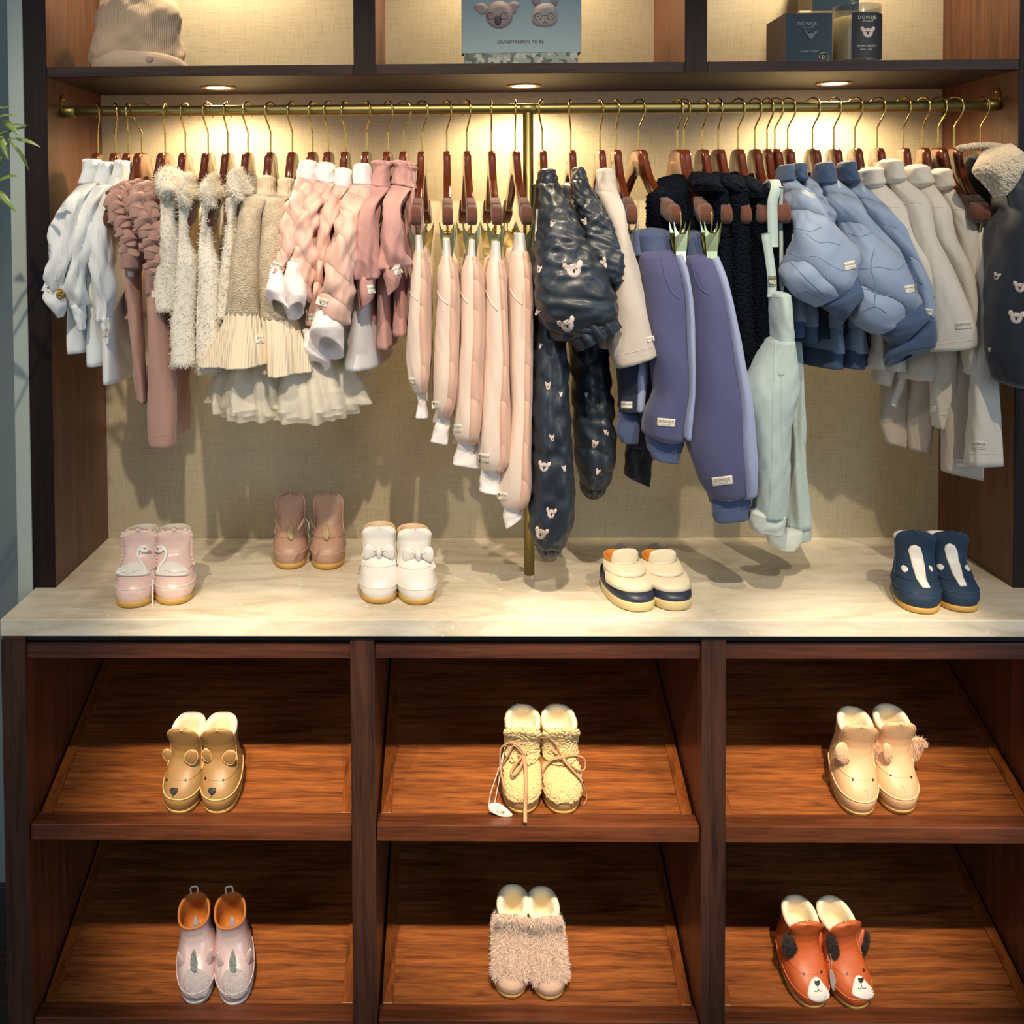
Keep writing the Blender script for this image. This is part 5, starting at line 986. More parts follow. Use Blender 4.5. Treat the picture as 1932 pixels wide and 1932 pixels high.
# --- bear boots
l_tan=lth('tan_leather','#9b7646'); l_gold=lth('gold_piping','#e2b878',bump=0); l_black=mat('black_leather','#2b2422',.35,var=0)
for nm,toe,ut,dx,x1 in (('left',(334,1541),357,0,296),('right',(411,1542),417,77,372)):
    s=Shoe('bear_boot',f'{nm} tan bear-face boot with round piped ears and fleece lining','tan bear-face boots',toe,ut,1346,TR1,m=l_tan,L=.128,W=.070,rim=.0065)
    s.flap(l_tan,.50,1.24,66,pipe=l_gold,lean=-.001); s.moc(l_gold,.33,115,z2=.30); s.strap(l_tan,.82,60,175,.010,1)
    d=dx; 
    o=s.patch('muzzle_nose',swell([(320.5+d*.94,1488),(336+d*.94,1488),(334+d*.94,1496),(328+d*.94,1500),(322+d*.94,1496)],2),l_black,t=.002)
    if o: seam('mouth_line',s.bv,[(328+d*.93,1499),(325+d*.94,1505)],.0007,l_black,o)
    for e in ((315,1472),(350,1472)) if not dx else ((388,1469),(421,1472)): s.patch('eye',ell(e[0],e[1],1.8,2.2),l_black,t=.0012,rings=2)
    E=[[(318,1440),(308,1428),(307,1418),(314,1413),(322,1416),(327,1432)],[(345,1433),(352,1419),(362,1414),(372,1418),(374,1430),(364,1446)]] if not dx else [[(390,1438),(381,1427),(382,1416),(390,1412),(397,1420),(399,1434)],[(417,1434),(424,1420),(434,1415),(444,1418),(446,1428),(437,1446)]]
    for e in E:
        h,_=hit(s.bv,sum(p[0] for p in e)/6,1440); y=(h[1] if h is not None else -.05)-.006
        plateP('ear',swell(e,2),y,.003,l_tan,s.t,.002,pipe=l_gold)
# --- laced sherpa boots
l_camel=lth('camel_leather','#c39a66'); m_sher=fab('honey_sherpa','#d9bb83',rough=1); l_lace=lth('suede_lace','#b98f66',rough=.8)
def cord(name,pts,w,m,parent,th=.0016):
    """flat lace through world points"""
    pts=np.array(pts,float); d=np.r_[0,np.cumsum(np.linalg.norm(np.diff(pts,axis=0),axis=1))]; n=len(pts)*7; t=np.linspace(0,d[-1],n); c=np.stack([np.interp(t,d,pts[:,k]) for k in range(3)],1)
    for _ in range(8): c[1:-1]=(c[:-2]+c[2:]+2*c[1:-1])/4
    return polytube(name,c,w,m,parent,m=8,flat=.45)
for nm,toe,ut,d in (('left',(984,1541),986,0),('right',(1065,1542),1054,1)):
    s=Shoe('sherpa_boot',f'{nm} camel lace-up boot covered in honey sherpa'+(' with price tag' if not d else ' with tied bow'),'camel lace-up sherpa boots',toe,ut,1332,TR1,m=l_camel,L=.130,W=.071,rim=.0035,lining=m_fleece)
    toeM=lambda c,s=s: True
    Mi=np.linalg.inv(s.Mn)
    def loc_(c,Mi=Mi): return c@Mi[:3,:3].T+Mi[:3,3]
    def mtoe(c): q=loc_(c); return (q[:,2]>.030)&(q[:,2]<.056*s.k+.004)&(q[:,1]<-.012)&(q[:,1]>-.062)&(np.abs(q[:,0])<.030)
    def msh(c): q=loc_(c); return (q[:,2]>.070*s.k)
    curls('sherpa_toe',s.V,s.F,1300,.0030,m_sher,s.up,sd=d,mask=mtoe); curls('sherpa_shaft',s.V,s.F,2300,.0030,m_sher,s.up,sd=d+4,mask=msh)
    o=s.flap(l_camel,.60,1.12,66,pipe=l_lace,off=.003,lean=.002); curls('sherpa_flap',s.tw(s.G).reshape(-1,3),grid_faces(s.G.shape[0],s.G.shape[1],False),900,.0032,m_sher,o,sd=d+9)
    s.moc(l_lace,.27,100)
    y=lambda u,v:(lambda h:(h[1] if h is not None else -.06)-.007)(hit(s.bv,u,v)[0])
    def L3(seq,yy=None): 
        base=None; out=[]
        for q in seq:
            yv=y(*q[:2]) if len(q)<3 else q[2]; out.append(P(q[0],q[1],min(yv,-.045)-.004))
        return out
    if not d:
        cord('lace',L3([(990,1424),(978,1404),(960,1400),(944,1410),(943,1440),(948,1470),(952,1490)]),.0028,l_lace,s.t)
        cord('lace',L3([(988,1424),(970,1402),(962,1420),(950,1440)]),.0028,l_lace,s.t)
        cord('lace',L3([(986,1426),(972,1442),(962,1460),(968,1466),(980,1452),(990,1428)]),.0028,l_lace,s.t)
        cord('lace',L3([(988,1424),(992,1450),(993,1490),(991,1520),(991,1552,-.128)]),.0034,l_lace,s.t); polytube('knot',[P(980,1426,-.075),P(986,1424,-.078),P(992,1420,-.075)],.0045,l_lace,s.t,n=8)
        cord('tag_string',[P(950,1420,-.06),P(938,1460,-.075),P(924,1500,-.09),P(922,1524,-.10)],.0006,wsole,s.t); cord('tag_string',[P(950,1424,-.06),P(942,1470,-.078),P(934,1512,-.09),P(932,1522,-.10)],.0006,wsole,s.t)
        o,_=plateP('price_tag',swell([(922,1516),(940,1514),(958,1526),(970,1540),(952,1543),(932,1536),(921,1528)],1),-.103,.0012,mat('tag_card','#ece6da',.6,var=0),s.t,0)
        lettering(None,'7.18',944,1532,6,12,f_ink,o,y=-.1045)
    else:
        cord('lace',L3([(1058,1424),(1050,1404),(1036,1390),(1012,1392),(1026,1402),(1052,1422)]),.0028,l_lace,s.t)
        cord('lace',L3([(1060,1428),(1086,1424),(1104,1430),(1104,1452),(1092,1456),(1076,1444),(1062,1430)]),.0028,l_lace,s.t)
        cord('lace',L3([(1056,1430),(1040,1432),(1026,1450),(1020,1475),(1019,1496)]),.0028,l_lace,s.t)
        cord('lace',L3([(1062,1432),(1078,1450),(1094,1468),(1106,1495),(1108,1508),(1101,1518)]),.0028,l_lace,s.t); polytube('knot',[P(1050,1430,-.078),P(1057,1428,-.082),P(1064,1424,-.078)],.0048,l_lace,s.t,n=8)
# --- bunny boots
l_peach=lth('peach_leather','#e0b184'); l_peachp=lth('peach_piping','#edc99a',bump=0); f_bun=fab('peach_fur','#e2c0a4',rough=1)
for nm,toe,ut,d in (('left',(1622,1545),1613,0),('right',(1703,1541),1682,1)):
    s=Shoe('bunny_boot',f'{nm} peach bunny-face boot with small furry ears','peach bunny-face boots',toe,ut,1337 if not d else 1332,TR1,m=l_peach,L=.135,W=.073,rim=.0065)
    s.flap(l_peach,.50,1.24,66,pipe=l_peachp,lean=-.001); s.moc(l_peachp,.31,115,z2=.29); s.strap(l_peach,.85,60,175,.010,-1)
    for e in (((1609.5,1472),(1646.5,1472)) if not d else ((1681,1463),(1719,1467))): s.patch('eye',ell(e[0],e[1],1.7,1.9),l_black,t=.0012,rings=2)
    c=(1636,1494) if not d else (1706,1487); m_st=mat('tan_stitch','#a8825c',.8,var=0)
    for q in ((-6,-5),(5,-3),(1,8)): seam('nose_stitch',s.bv,[c,(c[0]+q[0],c[1]+q[1])],.0004,m_st,s.up)
    E=[[(1606,1432),(1601,1415),(1596,1400),(1582,1400),(1574,1412),(1578,1430),(1592,1440)],[(1640,1430),(1648,1408),(1660,1394),(1673,1398),(1676,1412),(1664,1424),(1655,1440)]] if not d else [[(1686,1426),(1682,1408),(1672,1400),(1664,1408),(1668,1432),(1676,1438)],[(1706,1424),(1712,1400),(1726,1389),(1742,1392),(1752,1406),(1738,1408),(1728,1436),(1716,1432)]]
    for k,e in enumerate(E):
        h,_=hit(s.bv,(e[0][0]+e[3][0])/2,1432); y=(h[1] if h is not None else -.04)-.010
        o,(V,Fc)=plateP('ear',swell(e,2),y,.004,l_peachp,s.t,.002); fur('ear_fur',V,Fc,1500,.0055,.0009,f_bun,o,sd=k+d*2,bias=(0,-.5,-.7),jit=.4,curl=.4)
# --- silver unicorn boots
l_sil=mat('silver_pink_leather','#d0babb',.32,.18,bump=.5,bscale=260,var=.10,bd=.0006,coat=.2); l_glit=mat('silver_glitter','#aab4b0',.28,.75,bump=.9,bscale=900,var=.25,bd=.0012,kind='voro'); l_inner=mat('tan_inner','#b06a28',.7,var=.05)
PRU=[(z,a*(1 if z<.05 else 1),b,w) for z,a,b,w in BOOT]
for nm,toe,ut,d in (('left',(372,1900),366,0),('right',(446,1902),434,76)):
    s=Shoe('unicorn_boot',f'{nm} silver-pink unicorn boot with glitter horn and white sole','silver unicorn boots',toe,ut,1686,TR2,m=l_sil,L=.140,W=.068,rim=.0022,lining=l_inner,sole=wsole,liningdepth=.06)
    T=np.linspace(0,2*np.pi,60); s.moc(lth('silver_edge','#d7cbd0',bump=0),.30,110,r=.0007,z2=.26)
    x=d*.965
    def q(u,v): return (u+x,v)
    hp=[q(365,1790),q(369,1800),q(371,1812),q(373,1824),q(371,1834),q(366,1835),q(361,1830),q(359,1818),q(361,1804)]
    s.patch('glitter_toe',swell([q(350,1832),q(366,1826),q(386,1832),q(398,1850),q(394,1878),q(372,1890),q(352,1878),q(344,1852)],2),mat('fine_silver_glitter','#e8dde0',.35,.12,bump=1.,bscale=1300,var=.25,bd=.0015,kind='voro'),t=.0006,rings=8)
    s.patch('horn',swell(hp,1),l_glit,t=.0035)
    for e in ([q(335,1793),q(340,1800),(352+x,1820),(340+x,1830),(334+x,1812)],[q(401,1786),q(393,1796),q(384,1818),q(396,1824),q(401,1806)]):
        h,_=hit(s.bv,sum(p[0] for p in e)/5,sum(p[1] for p in e)/5); y=(h[1] if h is not None else -.03)-.006
        plateP('ear',swell(e,1),y,.003,l_sil,s.t,.002)
    # dipped front edge and inner triangle, heel loop
    p=s.loc(.0,.062*s.L/.135,s.top+.004); a=s.loc(-.006,.0625,s.top+.002);b=s.loc(.006,.0625,s.top+.002); up_=s.loc(0,.064,s.top+.013)-s.loc(0,.064,s.top)
    polytube('heel_loop',[a,a+up_*.9,a+up_*1.2+(b-a)*.15,b+up_*1.2-(b-a)*.15,b+up_*.9,b],.0016,mat('cream_webbing','#e8dcc8',.8,var=0),s.t,m=8)
    V=s.tw(np.array([[-.012,.004,s.top-.03],[.015,.004,s.top-.03],[.004,.016,s.top+.010],[-.012,.007,s.top-.03],[.015,.007,s.top-.03],[.004,.018,s.top+.009]])); mesh('tongue_tip',V,[(0,1,2),(3,5,4),(0,2,5,3),(1,4,5,2),(0,3,4,1)],l_sil,s.t,smooth=False)
# --- fluffy boots
f_fluff=fab('blush_fluff','#f2dccb',rough=1,sss=0); 
for nm,toe,ut,d in (('left',(962,1889),968,0),('right',(1041,1892),1024,1)):
    s=Shoe('fluffy_boot',f'{nm} blush pink fluffy fur boot with ridged gum sole','blush pink fluffy boots',toe,ut,1672 if not d else 1676,TR2,m=lth('blush_leather','#e2bba2'),L=.135,W=.070,rim=.0065)
    Mi=np.linalg.inv(s.Mn)
    def m1(c,Mi=Mi,s=s): q=c@Mi[:3,:3].T+Mi[:3,3]; return (q[:,2]>.030)&(np.abs(q[:,0])<.030)&((q[:,1]>-.052)|(q[:,2]>.044))&(q[:,2]<.070*s.k)&(q[:,1]<.04)
    def m2(c,Mi=Mi,s=s): q=c@Mi[:3,:3].T+Mi[:3,3]; return (q[:,2]>.066*s.k)&(q[:,1]<.03)&(np.abs(q[:,0])<.024)
    fur('fluff_toe',s.V,s.F,9000,.011,.0010,f_fluff,s.up,sd=d,mask=m1,bias=tuple(np.array([0,-.45,-.5])),jit=.5,curl=.7,seg=3)
    fur('fluff_shaft',s.V,s.F,6000,.010,.0010,f_fluff,s.up,sd=d+2,mask=m2,bias=(0,-.2,-.3),jit=.55,curl=.7,seg=3)
    o=s.flap(lth('blush_leather','#dcae92'),.62,1.14,54,off=.004); G=s.tw(s.G); fur('fluff_flap',G.reshape(-1,3)[:, :],grid_faces(G.shape[0],G.shape[1],False)[:,::-1],4200,.0085,.0009,f_fluff,o,sd=d+4,bias=(0,-.3,-.2),jit=.6,curl=.7,seg=3)
# --- dog boots
l_rust=lth('rust_leather','#bd5a2a'); l_rustp=lth('rust_piping','#d9734a',bump=0); l_white=lth('white_leather','#efe6da'); f_brown=fab('dark_brown_fur','#30241e',rough=1)
for nm,toe,ut,d in (('left',(1538,1909),1509,0),('right',(1625,1910),1577,1)):
    s=Shoe('dog_boot',f'{nm} rust leather dog-face boot with white muzzle and dark furry ears','rust dog-face boots',toe,ut,1692 if not d else 1694,TR2,m=l_rust,L=.140,W=.073,rim=.0060)
    s.flap(l_rust,.50,1.24,66,pipe=l_rustp,lean=-.001); s.moc(l_rustp,.29,115,z2=.28,r=.0008); s.strap(l_rust,.82,60,175,.010,-1)
    if not d: mz=[(1539,1844),(1546,1846),(1552,1856),(1562,1868),(1566,1878),(1560,1888),(1545,1892),(1530,1888),(1523,1880),(1526,1862),(1532,1848)]; n0=(1541,1855); ey=((1517,1837),(1549,1834))
    else: mz=[(1618,1841),(1626,1843),(1634,1854),(1646,1866),(1650,1876),(1644,1886),(1628,1886),(1610,1880),(1607,1874),(1610,1858),(1613,1846)]; n0=(1623,1850); ey=((1598,1837),(1629,1831))
    o=s.patch('muzzle',swell(mz,2),l_white,t=.0012,rings=6)
    s.patch('nose',swell([(n0[0]-5,n0[1]-3),(n0[0],n0[1]-1.5),(n0[0]+5,n0[1]-4),(n0[0]+5,n0[1]+1),(n0[0]+1,n0[1]+6),(n0[0]-4,n0[1]+2)],2),l_black,parent=o,t=.0028)
    seam('mouth_line',s.bv,[(n0[0]+1,n0[1]+6),(n0[0]+2,n0[1]+12),(n0[0]+6,n0[1]+15),(n0[0]+10,n0[1]+14)],.0005,l_black,o,off=.0016); seam('mouth_line',s.bv,[(n0[0]+2,n0[1]+12),(n0[0]-1,n0[1]+16),(n0[0]-5,n0[1]+15)],.0005,l_black,o,off=.0016)
    for e in ey: s.patch('eye',ell(e[0],e[1],1.9,2.4,-20),l_black,t=.0012,rings=2)
    E=[([(1478,1762),(1490,1766),(1501,1776),(1505,1796),(1500,1812),(1492,1812),(1480,1798),(1476,1780)],1),([(1536,1790),(1542,1770),(1550,1752),(1557,1756),(1557,1780),(1550,1797)],0)] if not d else [([(1562,1758),(1574,1766),(1580,1785),(1583,1806),(1574,1812),(1566,1800),(1560,1780)],1),([(1612,1788),(1618,1770),(1626,1752),(1632,1754),(1628,1780),(1620,1798)],0),([(1630,1756),(1639,1762),(1638,1780),(1632,1798),(1624,1806),(1626,1784)],1)]
    for k,(e,fu) in enumerate(E):
        h,_=hit(s.bv,sum(p[0] for p in e)/len(e),sum(p[1] for p in e)/len(e)); y=(h[1] if h is not None else (-.03))-.006-(0 if fu else .004)
        o,(V,Fc)=plateP('ear',swell(e,2),y,.004,f_brown if fu else l_rustp,s.t,.003)
        if fu: fur('ear_fur',V,Fc,1600,.005,.0008,f_brown,o,sd=k,bias=(0,-.3,-.5),jit=.6,curl=.4)
    if not d:
        plateP('price_tag',swell([(1566,1826),(1572,1834),(1578,1850),(1579,1866),(1572,1872),(1567,1860),(1565,1840)],1),-.085,.0012,mat('tag_grey','#a9a29a',.6,var=0),s.t,0)
        for q in ([(1560,1800),(1566,1815),(1564,1826)],[(1566,1800),(1570,1812),(1568,1828)]): cord('tag_string',[P(u,v,-.085) for u,v in q],.0006,wsole,s.t)
# --- swan boots on the counter
l_pearl=lth('pearl_pink','#e3c3b9',rough=.32,coat=.3); l_pw=lth('pearl_white','#e9e4dc',rough=.3,coat=.3); l_beak=lth('beak_pink','#c97f68',bump=0)
for nm,toe,ut,d in (('left',(245,1150),269,0),('right',(328,1144),329,1)):
    s=Shoe('swan_boot',f'{nm} pearly pink boot with scalloped collar and white swan applique','pearly pink swan boots',toe,ut,992,CT,m=l_pearl,L=.135,W=.072,rim=.0045,lining=fab('grey_fleece','#cfc6b4',rough=1))
    s.flap(l_pearl,.50,1.12,72,pipe=None,lean=.0); 
    G=s.G; edge=np.vstack([G[:,0],G[-1,1:-1],G[::-1,-1]]); n=len(edge)
    for k in range(0,n,2): 
        c=s.tw(edge[k:k+1])[0]; polytube('scallop',[c+np.array([0,.001,0]),c+np.array([0,-.001,0])],.0032,l_pearl,s.up,m=10)
    s.moc(l_pw,.30,100,r=.0009,wav=.0012)
    mir=(lambda u:u) if not d else (lambda u:573.5-u)
    bv=s.bvf
    def q(pts): return [(mir(a),b) for a,b in pts]
    body_=swell(q([(216,1087),(222,1074),(240,1064),(256,1061),(268,1068),(280,1080),(283,1084),(272,1088),(240,1089)]),2)
    # project onto the nearest of flap / upper
    class BV:
        def __init__(z,a,b): z.a,z.b=a,b
        def ray_cast(z,o,dv):
            x=z.a.ray_cast(o,dv); y=z.b.ray_cast(o,dv)
            if x[0] is None: return y
            if y[0] is None: return x
            return x if x[3]<y[3] else y
    bb=BV(s.bv,s.bvf)
    o=patch('swan_body',bb,body_,l_pw,s.t,t=.0022)
    neck=[(276,1082),(272,1068),(262,1056),(259,1044),(262,1035),(268,1032)]
    seam('swan_neck',bb,q(neck),.0030,l_pw,s.t,off=.001); 
    h=patch('swan_head',bb,[(mir(a),b) for a,b in ell(271,1036,9,7,20)],l_pw,s.t,t=.0030)
    patch('beak',bb,q([(278,1037),(284,1043),(277,1044)]),l_beak,h,t=.0026,rings=2); patch('eye',bb,[(mir(a),b) for a,b in ell(273,1035,1.4,1.4)],l_black,h,t=.0040,rings=1)
    seam('feather_line',bb,q([(220,1079),(245,1084),(262,1078)]),.0005,f_stone,o,off=.0022)
    if not d: cord('tag_string',[P(288,1076,-.07),P(291,1088,-.075),P(288,1096,-.075),P(287,1105,-.078)],.0006,wsole,s.t); plateP('price_tag',[(286,1094),(290,1094),(289,1150),(286,1149)],-.08,.0012,mat('tag_card','#ece6da',.6,var=0),s.t,0)
# --- mauve unicorn boots
l_mv=lth('mauve_leather','#b08c78',rough=.45); l_mvp=lth('mauve_edge','#d6b0a0',bump=0)
for nm,toe,ut,d in (('left',(547,1076),548,0),('right',(617,1077),621,70)):
    s=Shoe('mauve_boot',f'{nm} mauve boot with small gold glitter horn, by the linen wall','mauve horned boots',toe,ut,938,CT,m=l_mv,L=.125,W=.066,rim=.003,lining=l_mvp)
    s.flap(l_mv,.50,1.22,74,pipe=l_mvp); s.moc(l_mvp,.28,100,r=.0006)
    x=d*.96; hp=[(546+x,982),(550+x,988),(553+x,1002),(555+x,1014),(552+x,1021),(546+x,1021),(542+x,1014),(543+x,1000)]
    bb=BV(s.bv,s.bvf); patch('horn',bb,swell(hp,1),mat('gold_glitter','#c9b28a',.4,.6,bump=.8,bscale=900,var=.2,kind='voro'),s.t,t=.0035)
    for e in ([(518+x,977),(524+x,990),(532+x,1002),(527+x,1002),(520+x,990)],[(574+x,975),(572+x,988),(564+x,1000),(560+x,1000),(568+x,986)]):
        h,_=hit(bb,e[1][0]+4,e[1][1]); plateP('ear',e,(h[1] if h is not None else .03)-.006,.003,l_mv,s.t,.001)
    if not d: 
        for q in ([(576,978),(582,985),(584,1000)],[(584,985),(580,1000),(584,1016)]): cord('tag_string',[P(u,v,.05) for u,v in q],.0006,wsole,s.t)
# --- bow boots
for nm,toe,ut,d in (('left',(715,1142),716,0),('right',(792,1144),779,1)):
    s=Shoe('bow_boot',f'{nm} pearl white boot with a large bow on the front','pearl white bow boots',toe,ut,987 if not d else 991,CT,m=l_pw,L=.135,W=.070,rim=.004,lining=lth('nude_suede','#d9b896',rough=.9))
    s.flap(l_pw,.52,1.13,74,pipe=lth('cream_edge','#efe3cb',bump=0)); bb=BV(s.bv,s.bvf); s.moc(lth('cream_edge','#efe3cb',bump=0),.27,95,r=.0007)
    c=(715,1041) if not d else (789,1046); h,_=hit(bb,*c); y=h[1]-.007
    for sg in (-1,1):
        lobe=[(c[0]+sg*3,c[1]-4),(c[0]+sg*14,c[1]-16),(c[0]+sg*26,c[1]-15),(c[0]+sg*31,c[1]-2),(c[0]+sg*27,c[1]+16),(c[0]+sg*15,c[1]+12),(c[0]+sg*3,c[1]+4)]
        o,_=plateP('bow_loop',swell(lobe,2),y+.002,.006,l_pw,s.t,.005); polytube('crease',[P(c[0]+sg*4,c[1],y-.004),P(c[0]+sg*12,c[1]-2,y-.0055),P(c[0]+sg*19,c[1]-5,y-.004)],.0006,f_stone,o,m=6)
        tail=[(c[0]+sg*22,c[1]+15),(c[0]+sg*30,c[1]+14),(c[0]+sg*34,c[1]+24),(c[0]+sg*28,c[1]+30),(c[0]+sg*20,c[1]+34)]; plateP('bow_tail',tail,y+.006,.002,l_pw,s.t,.001)
    polytube('knot',[P(c[0],c[1]-9,y-.002),P(c[0],c[1],y-.005),P(c[0],c[1]+9,y-.002)],[.0035,.0048,.0035],l_pw,s.t,m=14,n=9)
    s.strap(l_pw,.72,70,170,.009,1 if d else -1)
# --- velcro sneakers
l_off=lth('offwhite_leather','#e8d9b8'); l_nvy=lth('navy_leather','#2a2f40'); csole=mat('cream_sole','#d9c692',.5,var=.04)
for nm,toe,ut,d in (('left',(1212,1155),1170,0),('right',(1280,1153),1242,1)):
    s=Shoe('sneaker',f'{nm} off-white and navy toddler sneaker with two velcro straps','off-white velcro sneakers',toe,ut,1040,CT,m=l_off,L=.142,W=.070,prof=SNEAK,rim=.003,lining=mat('orange_lining','#d98a3a',.8,var=.05),sole=csole,liningdepth=.03)
    # navy toe bumper
    T=np.pi+np.radians(np.linspace(-118,118,60)); G=[]
    for f_ in np.linspace(0,1,8):
        row=[]
        for th in T:
            q_=abs(th-np.pi)/math.radians(118); zt=.0300+.004*math.sin(q_*6)+(.014*max(0,q_-.55)/.45); z=s.prof[0][0]+(zt-s.prof[0][0])*f_; row.append(s.ring(z,np.array([th]),.0010 if f_<1 else .0002)[0])
        G.append(row)
    mesh('toe_bumper',s.tw(np.array(G)).reshape(-1,3),grid_faces(8,60,False),l_nvy,s.t)
    s.strap(l_nvy,.5,120,180,.009,-1,'heel_panel'); s.strap(l_nvy,.5,120,180,.009,1,'heel_panel')
    # thicker cupsole wall
    R_=[s.ring(s.prof[0][0],np.arange(48)/48*6.2832,e,z) for z,e in ((.001,.001),(.002,.0035),(.014,.0048),(.0165,.0042),(.0168,.001))]; s.soft('sole_wall',np.array(R_),csole)
    s.flap(l_off,.62,1.42,60,name='tongue',off=.0008,lean=-.002,pipe=None)
    for zz,a in ((.87,82),(.655,80)):
        T=np.pi+np.radians(np.linspace(-a,a,40)); G=[]
        for dz,e in ((-.0085,.002),(-.008,.0052),(0,.0066),(.008,.0052),(.0085,.002)): G.append(s.ring(s.top*zz+dz*.6,T,e+.001,s.top*zz+dz*.9))
        G=np.array(G); B=G.copy(); B[:,:,1]+=.003; mesh('velcro_strap',s.tw(np.concatenate([G,B[::-1]],0)).reshape(-1,3),np.vstack([grid_faces(10,40,False)]),l_off,s.t)
    yh=s.loc(0,.070,s.top)[1]
    plateP('heel_tab',swell([(1160,1046),(1159,1034),(1164,1026),(1174,1024),(1181,1032),(1182,1046)] if not d else [(1223,1044),(1223,1032),(1229,1024),(1240,1023),(1246,1031),(1247,1044)],2),yh,.004,mat('grey_webbing','#55504c',.8,var=0),s.t,.001)
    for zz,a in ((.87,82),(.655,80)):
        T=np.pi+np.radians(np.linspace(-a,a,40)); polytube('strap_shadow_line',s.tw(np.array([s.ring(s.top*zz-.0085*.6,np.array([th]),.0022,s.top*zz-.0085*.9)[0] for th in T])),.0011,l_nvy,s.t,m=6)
# --- navy badger boots
l_navy=lth('navy_suede','#173048',rough=.75); l_navp=lth('navy_edge','#2d4a62',rough=.7,bump=0)
for nm,toe,ut,d in (('left',(1741,1161),1722,0),('right',(1822,1158),1781,1)):
    s=Shoe('navy_boot',f'{nm} navy suede boot with long white badger stripe','navy badger-stripe boots',toe,ut,1004,CT,m=l_navy,L=.142,W=.074,rim=.003,lining=l_white)
    s.flap(l_navy,.48,1.22,74,pipe=l_navp); s.moc(l_navp,.34,115,z2=.30,r=.0008); s.strap(l_navy,.78,60,175,.010,-1); bb=BV(s.bv,s.bvf)
    if not d: sp=[(1714,1038),(1718,1030),(1727,1028),(1736,1032),(1739,1042),(1742,1056),(1745,1072),(1747,1092),(1752,1104),(1755,1108),(1754,1111),(1742,1111),(1738,1106),(1730,1094),(1726,1080),(1721,1066),(1718,1052)]; ea=[[(1701,1070),(1708,1067),(1716,1076),(1706,1083)],[(1751,1070),(1755,1067),(1760,1074),(1758,1082)]]
    else: sp=[(1782,1036),(1784,1028),(1792,1025),(1801,1029),(1806,1040),(1808,1056),(1813,1072),(1817,1090),(1822,1100),(1824,1107),(1812,1108),(1806,1098),(1799,1086),(1792,1068),(1786,1054)]; ea=[[(1768,1068),(1775,1064),(1784,1071),(1774,1079)],[(1818,1071),(1826,1065),(1830,1072),(1828,1081)]]
    patch('white_stripe',bb,sp,l_white,s.t,t=.0014,rings=5)
    for e in ea: patch('cheek_patch',bb,swell(e,2),l_white,s.t,t=.0014,rings=2)
# ================================================================= things on the upper shelf
# knitted beanie
t=thing('ribbed_beanie','beige ribbed knit beanie with folded brim and small koala embroidery','hat',(P(262,121,.06)[0],.10,ZST))
m_bean=fab('beige_rib_knit','#c3a98a',bump=.7,bscale=110,kind='rib',bd=.0012)
cx=P(262,121,.10)[0]; T=np.arange(96)/96*2*np.pi
def bean(lv,m_=96):
    R_=[]
    for z,rx,ry,ox in interp([(a,b,c,d) for a,b,c,d in lv],60): R_.append(np.stack([cx+ox+rx*np.cos(T),.10+ry*np.sin(T),np.full(m_,ZST+z)],1))
    return np.array(R_)
R1=bean([(.001,.058,.045,-.006),(.012,.074,.055,-.006),(.035,.083,.060,-.005),(.060,.081,.060,-.003),(.078,.078,.058,.000),(.098,.080,.058,.001),(.120,.070,.052,.004),(.140,.050,.040,.006),(.150,.02,.02,.01)])
R1=wrinkle(R1,5,.0034,ks=(2,6),fs=(.8,2.5),fine=.35); c=R1.mean(1,keepdims=True); d=R1-c; d/=np.linalg.norm(d,axis=2,keepdims=True)+1e-9; R1=R1+d*(.0008*np.sin(T*48))[None,:,None]
soft('crown',R1,m_bean,t)
A=np.linspace(math.radians(188),math.radians(372),60); G=[]
for z,o_ in ((.0012,.004),(.010,.009),(.020,.010),(.030,.009),(.034,.006),(.034,.002)): 
    G.append([(cx+.002+(.078+o_)*math.cos(a)*(1 if z<.02 else .98),.10+(.056+o_)*math.sin(a),ZST+z*(.55+.45*math.sin((a-A[0])/(A[-1]-A[0])*math.pi*.9+.4)) ) for a in A])
V=np.array(G); o=mesh('folded_brim',V.reshape(-1,3),grid_faces(6,60,False),fab('smooth_beige_knit','#bda388',bump=.3,bscale=300),t); bv=bvh_of(V.reshape(-1,3),grid_faces(6,60,False))
patch('koala_embroidery',bv,swell([(276,104),(288,104),(290,112),(284,119),(278,118),(274,111)],1),fab('grey_thread','#a08c7c',bump=.6,bscale=500),o,t=.0008,rings=2)
# greeting box
yb=.11; t=thing('greeting_box','pale blue gift box printed with koala and rabbit heads on a terrazzo block','gift box',(P(985,110,yb)[0],yb,ZST))
m_box=mat('dusty_blue_card','#93a6a8',.55,var=.02); q=lambda u,v:P(u,v,yb)
xa,xb=q(871,60)[0],q(1097,60)[0]; z0=q(980,100)[2]; box('box_body',xa,xb,yb,yb+.035,z0,z0+.20,m_box,t)
x2,x3=q(876,110)[0],q(1090,110)[0]
m_terr=mat('terrazzo','#7f8a80',.4,var=0); nt=m_terr.node_tree; v_=nt.nodes.new('ShaderNodeTexVoronoi'); v_.inputs['Scale'].default_value=150; r_=nt.nodes.new('ShaderNodeValToRGB'); r_.color_ramp.interpolation='CONSTANT'
for p_,c_ in ((0,'#5e6a62'),(.3,'#8c968c'),(.55,'#a9aca0'),(.75,'#4c5650')): 
    e=r_.color_ramp.elements.new(p_) if p_ else r_.color_ramp.elements[0]; e.color=lin(c_)
tc=nt.nodes.new('ShaderNodeTexCoord'); nt.links.new(tc.outputs['Object'],v_.inputs['Vector']); nt.links.new(v_.outputs['Color'],r_.inputs[0]); nt.links.new(r_.outputs[0],nt.nodes['Principled BSDF'].inputs['Base Color'])
